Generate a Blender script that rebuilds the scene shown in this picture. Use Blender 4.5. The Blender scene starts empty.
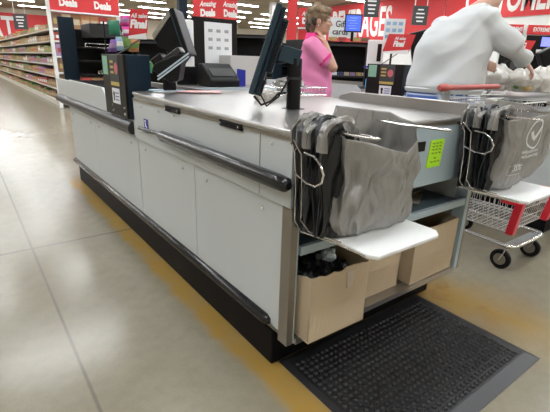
import bpy, bmesh, math, random
from mathutils import Vector, Matrix, noise
random.seed(7)
S = bpy.context.scene
C = S.collection
# ---------------------------------------------------------------- camera
YAW, PIT, ROL, FPX, CH = -0.646776, 0.3335796, 0.0318227, 412.85, 1.15
def cam_axes():
    f = Vector((-math.sin(YAW), math.cos(YAW), 0)); r = Vector((math.cos(YAW), math.sin(YAW), 0))
    F = f*math.cos(PIT) - Vector((0, 0, 1))*math.sin(PIT); U = r.cross(F)
    r2 = math.cos(ROL)*r + math.sin(ROL)*U; u2 = -math.sin(ROL)*r + math.cos(ROL)*U
    return r2, u2, F
R2, U2, F2 = cam_axes()
cd = bpy.data.cameras.new('camera'); cam = bpy.data.objects.new('camera', cd); C.objects.link(cam)
cam.matrix_world = Matrix(((R2.x, U2.x, -F2.x, 0), (R2.y, U2.y, -F2.y, 0), (R2.z, U2.z, -F2.z, CH), (0, 0, 0, 1)))
cd.sensor_fit = 'HORIZONTAL'; cd.sensor_width = 36; cd.lens = 36*FPX/550; cd.clip_start = .02; cd.clip_end = 200
S.camera = cam
# ---------------------------------------------------------------- light and exposure
w = bpy.data.worlds.new('world'); S.world = w; w.use_nodes = True
w.node_tree.nodes['Background'].inputs[0].default_value = (.9, .95, 1, 1)
w.node_tree.nodes['Background'].inputs[1].default_value = .3
S.view_settings.view_transform = 'Standard'; S.view_settings.look = 'None'
S.view_settings.gamma = 1; S.view_settings.use_curve_mapping = False
S.view_settings.exposure = 0.42
LAMP_STRENGTH = 24.0
FR = Vector((0.7979, -0.6028, 0)); FF = Vector((0.6028, 0.7979, 0))
def P(r, d, z): return FR*r + FF*d + Vector((0, 0, z))      # a point to the right / ahead of where the photographer stood
YAWZ = math.atan2(FR.y, FR.x)
# ---------------------------------------------------------------- materials
def mat(name, col, rough=.5, metal=0., bump=0., bscale=50., var=0., vscale=6., emit=None, es=1., alpha=1., trans=0., spec=.5, sss=0., coat=0., stretch=None):
    m = bpy.data.materials.new(name); m.use_nodes = True
    nt = m.node_tree; b = nt.nodes['Principled BSDF']
    b.inputs['Base Color'].default_value = (*col, 1); b.inputs['Roughness'].default_value = rough
    b.inputs['Metallic'].default_value = metal; b.inputs['Alpha'].default_value = alpha
    b.inputs['Transmission Weight'].default_value = trans; b.inputs['Specular IOR Level'].default_value = spec
    b.inputs['Coat Weight'].default_value = coat
    if emit: b.inputs['Emission Color'].default_value = (*emit, 1); b.inputs['Emission Strength'].default_value = es
    tc = nt.nodes.new('ShaderNodeTexCoord'); src = tc.outputs['Object']
    if stretch:
        mp = nt.nodes.new('ShaderNodeMapping'); mp.inputs['Scale'].default_value = stretch
        nt.links.new(src, mp.inputs[0]); src = mp.outputs[0]
    if var:
        n = nt.nodes.new('ShaderNodeTexNoise'); n.inputs['Scale'].default_value = vscale; n.inputs['Detail'].default_value = 5
        nt.links.new(src, n.inputs['Vector'])
        mx = nt.nodes.new('ShaderNodeMix'); mx.data_type = 'RGBA'
        mx.inputs[6].default_value = (*[c*(1-var) for c in col], 1); mx.inputs[7].default_value = (*[min(1, c*(1+var)) for c in col], 1)
        nt.links.new(n.outputs['Fac'], mx.inputs[0]); nt.links.new(mx.outputs[2], b.inputs['Base Color'])
    if bump:
        n2 = nt.nodes.new('ShaderNodeTexNoise'); n2.inputs['Scale'].default_value = bscale; n2.inputs['Detail'].default_value = 4
        nt.links.new(src, n2.inputs['Vector'])
        bp = nt.nodes.new('ShaderNodeBump'); bp.inputs['Strength'].default_value = bump; bp.inputs['Distance'].default_value = .01
        nt.links.new(n2.outputs['Fac'], bp.inputs['Height']); nt.links.new(bp.outputs[0], b.inputs['Normal'])
    return m
M = dict(
 panel=mat('grey_laminate', (.57, .60, .61), .42, var=.03, vscale=3),
 bluemetal=mat('pale_blue_painted_metal', (.44, .55, .61), .38, .1),
 blueshelf=mat('blue_grey_shelf', (.10, .14, .17), .5),
 steel=mat('brushed_steel', (.46, .445, .43), .30, .9, bump=.03, bscale=40, stretch=(1, .05, 1)),
 steelside=mat('dull_steel', (.30, .27, .23), .38, .7),
 chrome=mat('chrome', (.80, .80, .80), .18, 1.),
 wire=mat('cart_wire', (.66, .66, .64), .3, .8),
 kickm=mat('kick_vinyl', (.006, .006, .008), .55, spec=.12),
 black=mat('black_rubber', (.006, .006, .007), .45, spec=.2),
 gloss=mat('black_gloss_bumper', (.012, .012, .013), .2),
 brownbump=mat('dark_brown_bumper', (.022, .019, .018), .42),
 darkpanel=mat('black_metal_panel', (.010, .009, .009), .45, spec=.22),
 bluishblack=mat('dark_navy_metal', (.008, .02, .035), .4, spec=.3),
 slate=mat('slate_plastic', (.022, .045, .062), .4, spec=.35),
 plast=mat('black_plastic', (.007, .007, .008), .4, spec=.22),
 dkgrey=mat('dark_grey_plastic', (.035, .035, .036), .42, spec=.35),
 card=mat('cardboard', (.60, .485, .335), .85, bump=.12, bscale=90, var=.07, vscale=8),
 cardin=mat('cardboard_inside', (.36, .25, .15), .9, var=.06),
 tape=mat('packing_tape', (.60, .52, .42), .35),
 white=mat('white_board', (.82, .83, .82), .4),
 greyp=mat('grey_print', (.35, .37, .38), .6),
 whitep=mat('white_paper', (.80, .82, .84), .6),
 lightblue=mat('light_blue_trim', (.50, .60, .66), .4),
 red=mat('sign_red', (.66, .035, .04), .55),
 redcart=mat('red_cart_plastic', (.62, .02, .04), .32),
 redhandle=mat('faded_red_handle', (.48, .09, .08), .45),
 darksign=mat('charcoal_sign', (.045, .048, .052), .6),
 letter=mat('white_lettering', (.85, .85, .84), .6),
 letterdark=mat('dark_lettering', (.05, .05, .05), .6),
 lime=mat('lime_sticker_paper', (.52, .95, .03), .6),
 mint=mat('mint_sticker', (.26, .52, .37), .6),
 yellow=mat('yellow_print', (.55, .42, .10), .6),
 pinkdull=mat('salmon_print', (.60, .14, .16), .6),
 pink=mat('pink_print', (.75, .12, .22), .6),
 blue=mat('deep_blue', (.02, .03, .35), .4),
 bluep=mat('spray_blue', (.06, .33, .60), .3),
 bagdark=mat('dark_plastic_film', (.012, .013, .015), .28, bump=.5, bscale=30, stretch=(1, 1, .12)),
 skin=mat('skin', (.55, .31, .22), .55, var=.06),
 skin2=mat('light_skin', (.58, .35, .27), .55, var=.06),
 hair=mat('grey_brown_hair', (.21, .145, .085), .6, bump=.9, bscale=60, var=.85, vscale=22, stretch=(1, 1, .5)),
 hair2=mat('short_grey_hair', (.3, .27, .24), .7, bump=.8, bscale=60),
 shirt=mat('white_knit_shirt', (.60, .62, .63), .85, bump=.1, bscale=8),
 polo=mat('pink_polo', (.80, .25, .47), .8, bump=.1, bscale=9),
 collar=mat('hot_pink_trim', (.80, .04, .25), .8),
 denim=mat('dark_trousers', (.05, .06, .09), .8),
 shoe=mat('grey_shoe', (.2, .2, .2), .7),
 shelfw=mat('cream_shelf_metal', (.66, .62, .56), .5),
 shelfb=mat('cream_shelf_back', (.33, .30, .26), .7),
 wallc=mat('cream_wall', (.60, .53, .42), .8, var=.03),
 wallw=mat('white_wall', (.80, .80, .78), .7),
 tan=mat('tan_wall', (.55, .38, .14), .8),
 wood=mat('brown_print', (.30, .17, .08), .7),
 lamp=mat('lamp_diffuser', (.9, .9, .9), .5, emit=(.95, .98, 1), es=LAMP_STRENGTH),
 lampbody=mat('lamp_body', (.7, .7, .68), .5),
 screenblue=mat('blue_screen', (.02, .03, .2), .3, emit=(.07, .14, .75), es=1.0),
 screenlite=mat('picture_screen', (.5, .5, .6), .3, emit=(.35, .36, .45), es=.5),
 screenviolet=mat('violet_screen', (.2, .2, .6), .3, emit=(.16, .2, .85), es=1.1),
)
def film(name, col, thin, clear):
    m = bpy.data.materials.new(name); m.use_nodes = True; nt = m.node_tree; b = nt.nodes['Principled BSDF']; out = nt.nodes['Material Output']
    b.inputs['Base Color'].default_value = (*col, 1); b.inputs['Roughness'].default_value = .2; b.inputs['Specular IOR Level'].default_value = 1.0; b.inputs['Coat Weight'].default_value = 1.0; b.inputs['Coat Roughness'].default_value = .12
    tr = nt.nodes.new('ShaderNodeBsdfTranslucent'); tr.inputs[0].default_value = (*col, 1); tp = nt.nodes.new('ShaderNodeBsdfTransparent')
    n = nt.nodes.new('ShaderNodeTexNoise'); n.inputs['Scale'].default_value = 6; n.inputs['Detail'].default_value = 1.5; n.inputs['Distortion'].default_value = 2.5
    mp = nt.nodes.new('ShaderNodeMapping'); mp.inputs['Scale'].default_value = (1, 1, .45); mp.inputs['Rotation'].default_value = (.2, .5, 0); tc = nt.nodes.new('ShaderNodeTexCoord')
    nt.links.new(tc.outputs['Object'], mp.inputs[0]); nt.links.new(mp.outputs[0], n.inputs['Vector'])
    bp = nt.nodes.new('ShaderNodeBump'); bp.inputs['Strength'].default_value = 1.0; bp.inputs['Distance'].default_value = .035; nt.links.new(n.outputs['Fac'], bp.inputs['Height'])
    nt.links.new(bp.outputs[0], b.inputs['Normal']); nt.links.new(bp.outputs[0], tr.inputs['Normal'])
    a = nt.nodes.new('ShaderNodeMixShader'); a.inputs[0].default_value = thin; nt.links.new(b.outputs[0], a.inputs[1]); nt.links.new(tr.outputs[0], a.inputs[2])
    c = nt.nodes.new('ShaderNodeMixShader'); c.inputs[0].default_value = clear; nt.links.new(a.outputs[0], c.inputs[1]); nt.links.new(tp.outputs[0], c.inputs[2]); nt.links.new(c.outputs[0], out.inputs[0])
    return m
M['bag'] = film('grey_carrier_film', (.40, .385, .365), .30, .14)
M['bagw'] = film('clear_grocery_film', (.66, .63, .58), .4, .30)
# ceiling: brownish tan tiles with darker patches
def floor_mat():
    m = bpy.data.materials.new('polished_concrete'); m.use_nodes = True; nt = m.node_tree; L = nt.links; N = nt.nodes
    b = N['Principled BSDF']; g = N.new('ShaderNodeNewGeometry'); sep = N.new('ShaderNodeSeparateXYZ'); L.new(g.outputs['Position'], sep.inputs[0])
    def math_(op, a, c=None, v=None, clamp=False):
        n = N.new('ShaderNodeMath'); n.operation = op; n.use_clamp = clamp
        for i, s in enumerate((a, c if c is not None else v)):
            if s is None: continue
            if isinstance(s, (int, float)): n.inputs[i].default_value = s
            else: L.new(s, n.inputs[i])
        return n.outputs[0]
    def nz(scale, detail=6, rough=.6):
        n = N.new('ShaderNodeTexNoise'); n.inputs['Scale'].default_value = scale; n.inputs['Detail'].default_value = detail; n.inputs['Roughness'].default_value = rough
        L.new(g.outputs['Position'], n.inputs['Vector']); return n.outputs['Fac']
    def mix(f, a, c):
        n = N.new('ShaderNodeMix'); n.data_type = 'RGBA'
        L.new(f, n.inputs[0])
        for i, s in ((6, a), (7, c)):
            if isinstance(s, tuple): n.inputs[i].default_value = (*s, 1)
            else: L.new(s, n.inputs[i])
        return n.outputs[2]
    n1 = nz(1.8, 7, .7); n2 = nz(110, 2); n3 = nz(5)
    base = mix(n1, (.195, .172, .122), (.315, .285, .215))
    base = mix(math_('MULTIPLY', math_('SUBTRACT', nz(14, 5, .7), .42), 1.6, clamp=True), base, (.19, .168, .12))
    sp = math_('MULTIPLY', math_('MULTIPLY', math_('SUBTRACT', n2, .5), 3, clamp=True), .5)
    base = mix(sp, base, (.20, .18, .14))
    # yellow residue along the counter and around the mat
    def band(s, c, wdt, soft):   # 1 inside |s-c|<wdt
        dd = math_('ABSOLUTE', math_('SUBTRACT', s, c)); return math_('MULTIPLY', math_('SUBTRACT', wdt, dd), 1/soft, clamp=True)
    wob = math_('MULTIPLY', math_('SUBTRACT', nz(3.5), .5), .12)
    xx = math_('ADD', sep.outputs[0], wob); yy = math_('ADD', sep.outputs[1], wob)
    y1 = math_('MULTIPLY', band(xx, .80, .095, .05), math_('MULTIPLY', math_('SUBTRACT', 4.5, yy), 3, clamp=True))
    y1 = math_('MULTIPLY', y1, math_('MULTIPLY', math_('SUBTRACT', yy, .2), 3, clamp=True))
    y2 = math_('MULTIPLY', band(xx, 1.45, .75, .25), band(yy, .98, .3, .2))
    y3 = math_('MULTIPLY', band(xx, 1.98, .3, .35), band(yy, .75, .45, .3))
    yel = math_('MAXIMUM', y1, math_('MULTIPLY', math_('MAXIMUM', y2, y3), .95))
    yel = math_('MULTIPLY', yel, math_('MULTIPLY', math_('ADD', n3, .35), 1.1), clamp=True)
    base = mix(yel, base, (.34, .21, .05))
    rust = math_('MULTIPLY', math_('MULTIPLY', band(xx, 1.85, .5, .3), band(yy, 1.0, .35, .3)), math_('MULTIPLY', math_('SUBTRACT', nz(5), .52), 6, clamp=True))
    base = mix(math_('MULTIPLY', rust, .6), base, (.20, .09, .03))
    # joints
    j = None
    for ax, cs in ((0, (.205, -4.4, 4.8, 9.4, 14, 18.6)), (1, (2.79, -1.8, 7.4, 12, 16.6, 21.2))):
        for c in cs:
            t = band(sep.outputs[ax], c, .012 if ax else .009, .006); j = t if j is None else math_('MAXIMUM', j, t)
    base = mix(math_('MULTIPLY', j, .6), base, (.10, .088, .07))
    L.new(base, b.inputs['Base Color'])
    rr = math_('ADD', math_('MULTIPLY', nz(2.5), .10), .22); b.inputs['Roughness'].default_value = .2; b.inputs['Specular IOR Level'].default_value = .5
    bp = N.new('ShaderNodeBump'); bp.inputs['Strength'].default_value = .05; bp.inputs['Distance'].default_value = .01; L.new(nz(14), bp.inputs['Height']); L.new(bp.outputs[0], b.inputs['Normal'])
    return m
M['floor'] = floor_mat()
def ceil_mat():
    m = mat('ceiling_tiles', (.40, .34, .25), .9, var=.1, vscale=.4); nt = m.node_tree; b = nt.nodes['Principled BSDF']
    br = nt.nodes.new('ShaderNodeTexBrick'); br.offset = 0; br.inputs['Scale'].default_value = 1; br.inputs['Brick Width'].default_value = 1.2; br.inputs['Row Height'].default_value = .6
    br.inputs['Mortar Size'].default_value = .015; br.inputs['Color1'].default_value = (.30, .245, .165, 1); br.inputs['Color2'].default_value = (.26, .21, .14, 1); br.inputs['Mortar'].default_value = (.2, .16, .11, 1)
    g = nt.nodes.new('ShaderNodeNewGeometry'); nt.links.new(g.outputs['Position'], br.inputs['Vector']); nt.links.new(br.outputs[0], b.inputs['Base Color'])
    return m
M['ceil'] = ceil_mat()
def plaid():
    m = bpy.data.materials.new('blue_plaid'); m.use_nodes = True; nt = m.node_tree; b = nt.nodes['Principled BSDF']; b.inputs['Roughness'].default_value = .85
    tc = nt.nodes.new('ShaderNodeTexCoord'); out = []
    for ax, sc in (('X', 7), ('Z', 7), ('Y', 7)):
        wv = nt.nodes.new('ShaderNodeTexWave'); wv.bands_direction = ax; wv.inputs['Scale'].default_value = sc; nt.links.new(tc.outputs['Object'], wv.inputs['Vector'])
        r = nt.nodes.new('ShaderNodeMath'); r.operation = 'POWER'; r.inputs[1].default_value = 7; nt.links.new(wv.outputs['Fac'], r.inputs[0]); out.append(r.outputs[0])
    a = nt.nodes.new('ShaderNodeMath'); a.operation = 'MAXIMUM'; nt.links.new(out[0], a.inputs[0]); nt.links.new(out[1], a.inputs[1])
    mx = nt.nodes.new('ShaderNodeMix'); mx.data_type = 'RGBA'; mx.inputs[6].default_value = (.05, .12, .42, 1); mx.inputs[7].default_value = (.55, .62, .72, 1)
    nt.links.new(a.outputs[0], mx.inputs[0]); nt.links.new(mx.outputs[2], b.inputs['Base Color']); return m
M['plaid'] = plaid()
# ---------------------------------------------------------------- mesh helpers
WL = {}
def ring_frame(t):
    t = t.normalized(); a = Vector((0, 0, 1)) if abs(t.z) < .9 else Vector((1, 0, 0))
    u = t.cross(a).normalized(); return u, t.cross(u).normalized()
class MB:
    def __init__(s): s.v = []; s.f = []; s.mi = []; s.cur = 0
    def m(s, i): s.cur = i; return s
    def add(s, vs, fs):
        o = len(s.v); s.v += [Vector(x) for x in vs]
        for f in fs: s.f.append([o+i for i in f]); s.mi.append(s.cur)
        return s
    def box(s, x0, x1, y0, y1, z0, z1, rot=None, about=None):
        vs = [Vector((x, y, z)) for z in (z0, z1) for y in (y0, y1) for x in (x0, x1)]
        if rot:
            c = about or Vector(((x0+x1)/2, (y0+y1)/2, (z0+z1)/2)); vs = [rot @ (v-c) + c for v in vs]
        return s.add(vs, [(0, 2, 3, 1), (4, 5, 7, 6), (0, 1, 5, 4), (2, 6, 7, 3), (0, 4, 6, 2), (1, 3, 7, 5)])
    def slab(s, c, ax, ay, az, hx, hy, hz):      # oriented box from three axes
        c = Vector(c); vs = [c + ax*hx*i + ay*hy*j + az*hz*k for k in (-1, 1) for j in (-1, 1) for i in (-1, 1)]
        return s.add(vs, [(0, 2, 3, 1), (4, 5, 7, 6), (0, 1, 5, 4), (2, 6, 7, 3), (0, 4, 6, 2), (1, 3, 7, 5)])
    def prism(s, poly, off):                      # polygon of 3D points extruded by off
        n = len(poly); a = [Vector(p) for p in poly]; b = [p + Vector(off) for p in a]
        return s.add(a+b, [tuple(range(n))[::-1], tuple(range(n, 2*n))] + [(i, (i+1) % n, n+(i+1) % n, n+i) for i in range(n)])
    def loft(s, rings, cap=True, closed=True):
        n = len(rings[0]); vs = [p for r in rings for p in r]; fs = []
        for k in range(len(rings)-1):
            for i in range(n if closed else n-1):
                j = (i+1) % n; fs.append((k*n+i, k*n+j, (k+1)*n+j, (k+1)*n+i))
        if cap: fs += [tuple(range(n))[::-1], tuple((len(rings)-1)*n+i for i in range(n))]
        return s.add(vs, fs)
    def tube(s, pts, r, n=8, rs=None):
        pts = [Vector(p) for p in pts]; rings = []; u = None
        for i, p in enumerate(pts):
            t = (pts[min(i+1, len(pts)-1)] - pts[max(i-1, 0)]).normalized()
            if u is None: u, v = ring_frame(t)
            else: u = (u - t*u.dot(t)).normalized(); v = t.cross(u)
            rr = rs[i] if rs else r
            rings.append([p + (u*math.cos(a) + v*math.sin(a))*rr for a in [2*math.pi*k/n for k in range(n)]])
        return s.loft(rings)
    def cyl(s, a, b, r, n=16, r2=None): return s.tube([a, b], r, n, rs=[r, r2 if r2 is not None else r])
    def ball(s, c, r, n=12, m=8, sc=(1, 1, 1)):
        c = Vector(c); rings = []
        for i in range(m+1):
            ph = math.pi*(.02 + .96*i/m); rings.append([c + Vector((r*sc[0]*math.sin(ph)*math.cos(2*math.pi*k/n), r*sc[1]*math.sin(ph)*math.sin(2*math.pi*k/n), -r*sc[2]*math.cos(ph))) for k in range(n)])
        return s.loft(rings)
    def build(s, name, mats, parent=None, smooth=False, bevel=0, origin=None):
        if not isinstance(mats, (list, tuple)): mats = [mats]
        if parent is not None: o = WL[parent.name]
        elif origin is not None: o = Vector(origin)
        else:
            xs = [v.x for v in s.v]; ys = [v.y for v in s.v]; o = Vector(((min(xs)+max(xs))/2, (min(ys)+max(ys))/2, min(v.z for v in s.v)))
        me = bpy.data.meshes.new(name); me.from_pydata([tuple(v-o) for v in s.v], [], s.f)
        for m_ in mats: me.materials.append(M[m_] if isinstance(m_, str) else m_)
        me.polygons.foreach_set('material_index', s.mi)
        bm = bmesh.new(); bm.from_mesh(me); bmesh.ops.recalc_face_normals(bm, faces=bm.faces); bm.to_mesh(me); bm.free()
        if smooth: me.polygons.foreach_set('use_smooth', [True]*len(me.polygons))
        ob = bpy.data.objects.new(name, me); C.objects.link(ob)
        if parent is not None: ob.parent = parent; WL[ob.name] = o
        else: ob.location = o; WL[ob.name] = o
        if bevel:
            b = ob.modifiers.new('bevel', 'BEVEL'); b.width = bevel; b.segments = 2; b.limit_method = 'ANGLE'
        if smooth:
            try: me.set_sharp_from_angle(angle=math.radians(50))
            except Exception: pass
        return ob
def tag(o, label=None, cat=None, group=None, kind=None):
    if label: o['label'] = label
    if cat: o['category'] = cat
    if group: o['group'] = group
    if kind: o['kind'] = kind
    return o
def empty(name, loc, label=None, cat=None, group=None):
    o = bpy.data.objects.new(name, None); o.location = loc; C.objects.link(o); o.empty_display_size = .05; WL[o.name] = Vector(loc)
    return tag(o, label, cat, group)
def copy_tree(o, parent=None):
    c = o.copy(); C.objects.link(c); c.parent = parent
    for ch in o.children: copy_tree(ch, c)
    return c
def moved(o, delta, label=None, group=None):
    c = copy_tree(o); c.location = o.location + Vector(delta)
    if label: c['label'] = label
    if group: c['group'] = group
    return c
def text(s, size, pos, ax, up, material, parent, name='lettering', sx=1., bold=0., depth=.002, align='CENTER', italic=0.):
    cu = bpy.data.curves.new(name, 'FONT'); cu.body = s; cu.size = size; cu.align_x = align; cu.align_y = 'CENTER'; cu.extrude = depth; cu.offset = bold; cu.shear = italic; cu.resolution_u = 3
    t = bpy.data.objects.new('tmp', cu); C.objects.link(t); dg = bpy.context.evaluated_depsgraph_get(); dg.update()
    me = bpy.data.meshes.new_from_object(t.evaluated_get(dg)); bpy.data.objects.remove(t); me.name = name; me.materials.clear(); me.materials.append(M[material])
    ax = Vector(ax).normalized(); up = Vector(up).normalized(); n = ax.cross(up)
    pos = Vector(pos) - (WL[parent.name] if parent is not None else Vector((0, 0, 0)))
    for v in me.vertices: c = v.co.copy(); v.co = pos + ax*c.x*sx + up*c.y + n*c.z
    ob = bpy.data.objects.new(name, me); C.objects.link(ob); ob.parent = parent; return ob
def arc(c, u, v, r, a0, a1, n=8):
    c = Vector(c); u = Vector(u); v = Vector(v)
    return [c + u*r*math.cos(math.radians(a0+(a1-a0)*i/n)) + v*r*math.sin(math.radians(a0+(a1-a0)*i/n)) for i in range(n+1)]
X = Vector((1, 0, 0)); Y = Vector((0, 1, 0)); Z = Vector((0, 0, 1))
# ---------------------------------------------------------------- the building
def struct(name, mb, m, **k): return tag(mb.build(name, m, **k), kind='structure')
struct('floor', MB().box(-8, 46, -6, 46, -.1, 0), 'floor', origin=(0, 0, 0))
struct('ceiling', MB().box(-8, 46, -6, 46, 5, 5.1), 'ceil', origin=(0, 0, 5))
struct('wall_back', MB().box(-8, 46, 46, 46.2, 0, 5), 'wallc')
struct('wall_left', MB().box(-8.2, -8, -6, 46, 0, 5), 'wallc')
struct('wall_front', MB().box(-8, 46, -6.2, -6, 0, 5), 'wallc')
struct('wall_far_right', MB().box(46, 46.2, -6, 46, 0, 5), 'tan')
struct('wall_right', MB().box(22, 22.3, -6, 25, 0, 5), 'wallw')
for i, (x, y) in enumerate(((15.5, 28), (12.2, 22.5), (17.9, 24.7))):
    struct('trim_%d' % (i+1), MB().box(x, x+.35, y, y+.35, 0, 5), 'wallw', bevel=.02)
# ceiling lights
lf = empty('ceiling_light', (0, 0, 5), 'long white fluorescent ceiling fixture among the rows over the store', 'ceiling light', 'fluorescent ceiling fixtures')
MB().box(-1.25, 1.25, -.19, .19, 4.93, 4.999).build('fixture_body', 'lampbody', lf)
MB().box(-1.2, 1.2, -.15, .15, 4.905, 4.93).build('diffuser', 'lamp', lf)
first = True
for j in range(13):
    for i in range(9):
        x = -4.5 + i*3.6 + (1.8 if j % 2 else 0); y = -2.5 + j*3.7
        if x > 21 and y < 27: continue
        if first: lf.location = (x, y, 5); first = False
        else: c = copy_tree(lf); c.location = (x, y, 5)
for i in range(4):
    for j in range(5):
        c = copy_tree(lf); c.location = (29 + i*4, 27.5 + j*3.7, 5)
# ---------------------------------------------------------------- checkout counter
FX, FY = .807, .974
def screw(mb, p, n, r=.006): mb.cyl(Vector(p), Vector(p) + Vector(n)*.004, r, 8)
def make_counter():
    t = empty('checkout_counter', (FX+.5, 2.6, 0), 'grey panelled checkout counter nearest the camera with steel top and black bumpers', 'checkout counter', None)
    B = lambda *a: MB().box(*a)
    # carcass and kick
    B(.826, 1.88, 1.085, 4.30, 0, .158).build('kick_base', 'kickm', t, bevel=.006)
    B(.826, 1.90, 1.75, 2.46, .19, .925).build('carcass', 'blueshelf', t)
    B(.826, 1.32, 2.46, 4.27, .18, .90).build('far_carcass', 'panel', t)
    # lower side panels, with small gaps between them
    for a, b in ((1.03, 1.695), (1.70, 2.445), (2.455, 3.425), (3.43, 4.305)):
        p = MB().box(.812, .830, a, b, .20, .712 if a > 2.46 else .705).build('lower_side_panel', 'panel', t, bevel=.002)
        for yy in (a+.12, b-.12): s = MB(); screw(s, (.812, yy, .655), (-1, 0, 0), .008); s.build('screw', 'chrome', p)
    # upper side panels
    up = MB().prism([(.797, FY, .705), (.797, 2.44, .705), (.797, 2.44, .93), (.797, 2.41, .95), (.797, FY, .935)], (.02, 0, 0)).build('upper_side_panel', 'panel', t, bevel=.002)
    for yy, zz in ((1.08, .90), (1.10, .76), (2.30, .90), (2.05, .90), (1.86, .90)): s = MB(); screw(s, (.797, yy, zz), (-1, 0, 0), .005); s.build('screw', 'chrome', up)
    MB().box(.7955, .7975, 1.149, 1.151, .71, .93).build('panel_seam', 'steelside', up)
    fp = MB().prism([(.797, 2.445, .715), (.797, 4.67, .715), (.797, 4.67, .945), (.797, 4.15, .945), (.797, 4.13, .955), (.797, 3.08, .955), (.797, 3.02, .92), (.797, 2.96, .80), (.797, 2.445, .80)], (.02, 0, 0)).build('far_side_panel', 'panel', t, bevel=.002)
    # handle plates
    for a, b in ((1.785, 1.955), (1.255, 1.42)):
        h = MB().box(.786, .797, a, b, .915, .941).build('slot_plate', 'kickm', t, bevel=.005)
        
        for q in (a+.018, b-.018): s = MB(); screw(s, (.786, q, .928), (-1, 0, 0), .005); s.build('screw', 'chrome', h)
    # small blue sticker
    st = MB().box(.794, .797, 2.215, 2.275, .765, .84).build('accessibility_sticker', 'blue', t); st['label'] = 'blue and white sticker'
    k = MB(); k.tube(arc((.793, 2.245, .788), Y, Z, .014, 60, 330, 10), .003, 5); k.tube([(.793, 2.245, .80), (.793, 2.25, .822)], .003, 5); k.ball((.793, 2.25, .829), .005, 8, 6); k.build('sticker_symbol', 'letter', st)
    # worktop
    poly = [(.785+.02, FY-.012, .935), (.785, FY+.02, .935), (.785, 2.40, .952), (.80, 2.45, .952), (1.78, 2.45, .952), (1.78, FY-.012, .935)]
    a = [Vector(p) for p in poly]
    MB().prism(a, (0, 0, .022)).build('worktop', 'steel', t, bevel=.008)
    MB().box(.792, 1.78, FY-.004, 2.43, .925, .9365).build('worktop_lip', 'steelside', t)
    g = MB().prism([(1.755, FY, .955), (1.755, FY, 1.012), (1.755, 1.66, 1.012), (1.755, 1.74, .99), (1.755, 1.76, .955)], (.02, 0, 0)).build('side_guard', 'steel', t, bevel=.004)
    # belt deck
    B(.83, 1.30, 2.46, 4.60, .90, .925).build('belt_deck', 'steel', t)
    B(.86, 1.20, 3.0, 4.55, .925, .932).build('conveyor_belt', 'black', t)
    B(.90, 1.22, 2.50, 2.92, .925, .94).build('scanner_plate', 'plast', t, bevel=.004)
    B(1.28, 1.31, 2.46, 4.62, .90, .97).build('belt_guard', 'steel', t); B(1.312, 1.53, 4.2, 4.64, 0, .97).build('rack_stand', 'panel', t)
    # bumpers
    MB().tube([(.765, .945, .795), (.765, .96, .795), (.765, 1.0, .795), (.765, 1.94, .795), (.765, 1.98, .795)], .03, 16, rs=[.013, .024, .0265, .0265, .018]).build('side_bumper', 'gloss', t, smooth=True)
    MB().tube([(.78, 1.98, .793), (.78, 2.32, .783)], .010, 10).build('bumper_rod', 'gloss', t, smooth=True)
    MB().loft([[Vector((.797, y, .722)), Vector((.772, y, .730)), Vector((.760, y, .752)), Vector((.762, y, .775)), Vector((.778, y, .795)), Vector((.797, y, .80))] for y in (2.455, 4.66)]).build('flat_bumper', 'brownbump', t, smooth=True)
    MB().tube([(.808, 1.08, .215), (.808, 1.10, .215), (.808, 4.31, .20), (.818, 4.33, .20)], .02, 12, rs=[.012, .023, .023, .012]).build('kick_bumper', 'gloss', t, smooth=True)
    # front frame
    B(FX, FX+.028, FY, FY+.052, .166, .928).build('frame_post', 'steelside', t); B(FX+.028, FX+.036, FY+.002, FY+.05, .166, .70).build('post_trim', 'bluemetal', t)
    B(1.905, 1.932, FY, FY+.06, .166, .928).build('frame_post', 'bluemetal', t); B(1.932, 1.945, FY, FY+.06, .166, .928).build('frame_post', 'steelside', t)
    B(FX+.045, 1.905, FY, FY+.05, .155, .180).build('bottom_rail', 'steel', t)
    B(.83, 1.90, 1.03, 1.75, .165, .178).build('bottom_deck', 'steelside', t)
    B(FX+.05, 1.905, FY+.004, FY+.022, .520, .552).build('shelf_lip', 'bluemetal', t)
    B(FX+.05, 1.905, FY+.022, 1.74, .526, .540).build('shelf', 'blueshelf', t)
    a_ = B(FX+.045, 1.945, FY, FY+.018, .675, .925).build('apron', 'bluemetal', t); a_['label'] = 'pale blue metal apron'
    B(1.42, 1.49, FY-.003, FY, .828, .868).build('apron_slot', 'plast', a_)
    B(1.90, 1.93, FY+.06, 2.43, .18, .93).build('right_side_panel', 'panel', t)
    B(FX+.03, 1.90, 1.02, 1.74, .90, .922).build('underside', 'blueshelf', t)
    x = .775
    cp = MB(); cp.box(.775, .792, 2.49, 2.92, .81, 1.17); cp.m(1); cp.box(.792, .93, 2.49, 2.512, .81, 1.17); cp.m(0); cp.box(.792, .86, 2.512, 2.92, 1.155, 1.17)
    cp = cp.build('card_panel', ['darkpanel', 'bluishblack'], t, bevel=.003); cp['label'] = 'black upright panel with stickers'
    MB().box(x-.002, x, 2.80, 2.90, 1.05, 1.16).build('mint_sticker', 'mint', cp)
    q = MB(); q.box(x-.002, x, 2.58, 2.755, .985, 1.165); q.m(1); q.cyl((x-.003, 2.63, 1.09), (x-.002, 2.63, 1.09), .034, 14); q.m(2)
    for zz in (1.06, 1.09, 1.12): q.box(x-.003, x-.002, 2.68, 2.74, zz, zz+.014)
    q.box(x-.003, x-.002, 2.585, 2.75, .99, 1.012); q.build('gift_sticker', ['darksign', 'pinkdull', 'yellow'], cp)
    q = MB(); q.box(x-.002, x, 2.60, 2.745, .885, .975); q.m(1); q.cyl((x-.003, 2.71, .94), (x-.002, 2.71, .94), .015, 12); q.box(x-.003, x-.002, 2.70, 2.72, .90, .925); q.m(2)
    for k in range(3): q.box(x-.003, x-.002, 2.615, 2.68, .905+k*.02, .911+k*.02)
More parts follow.
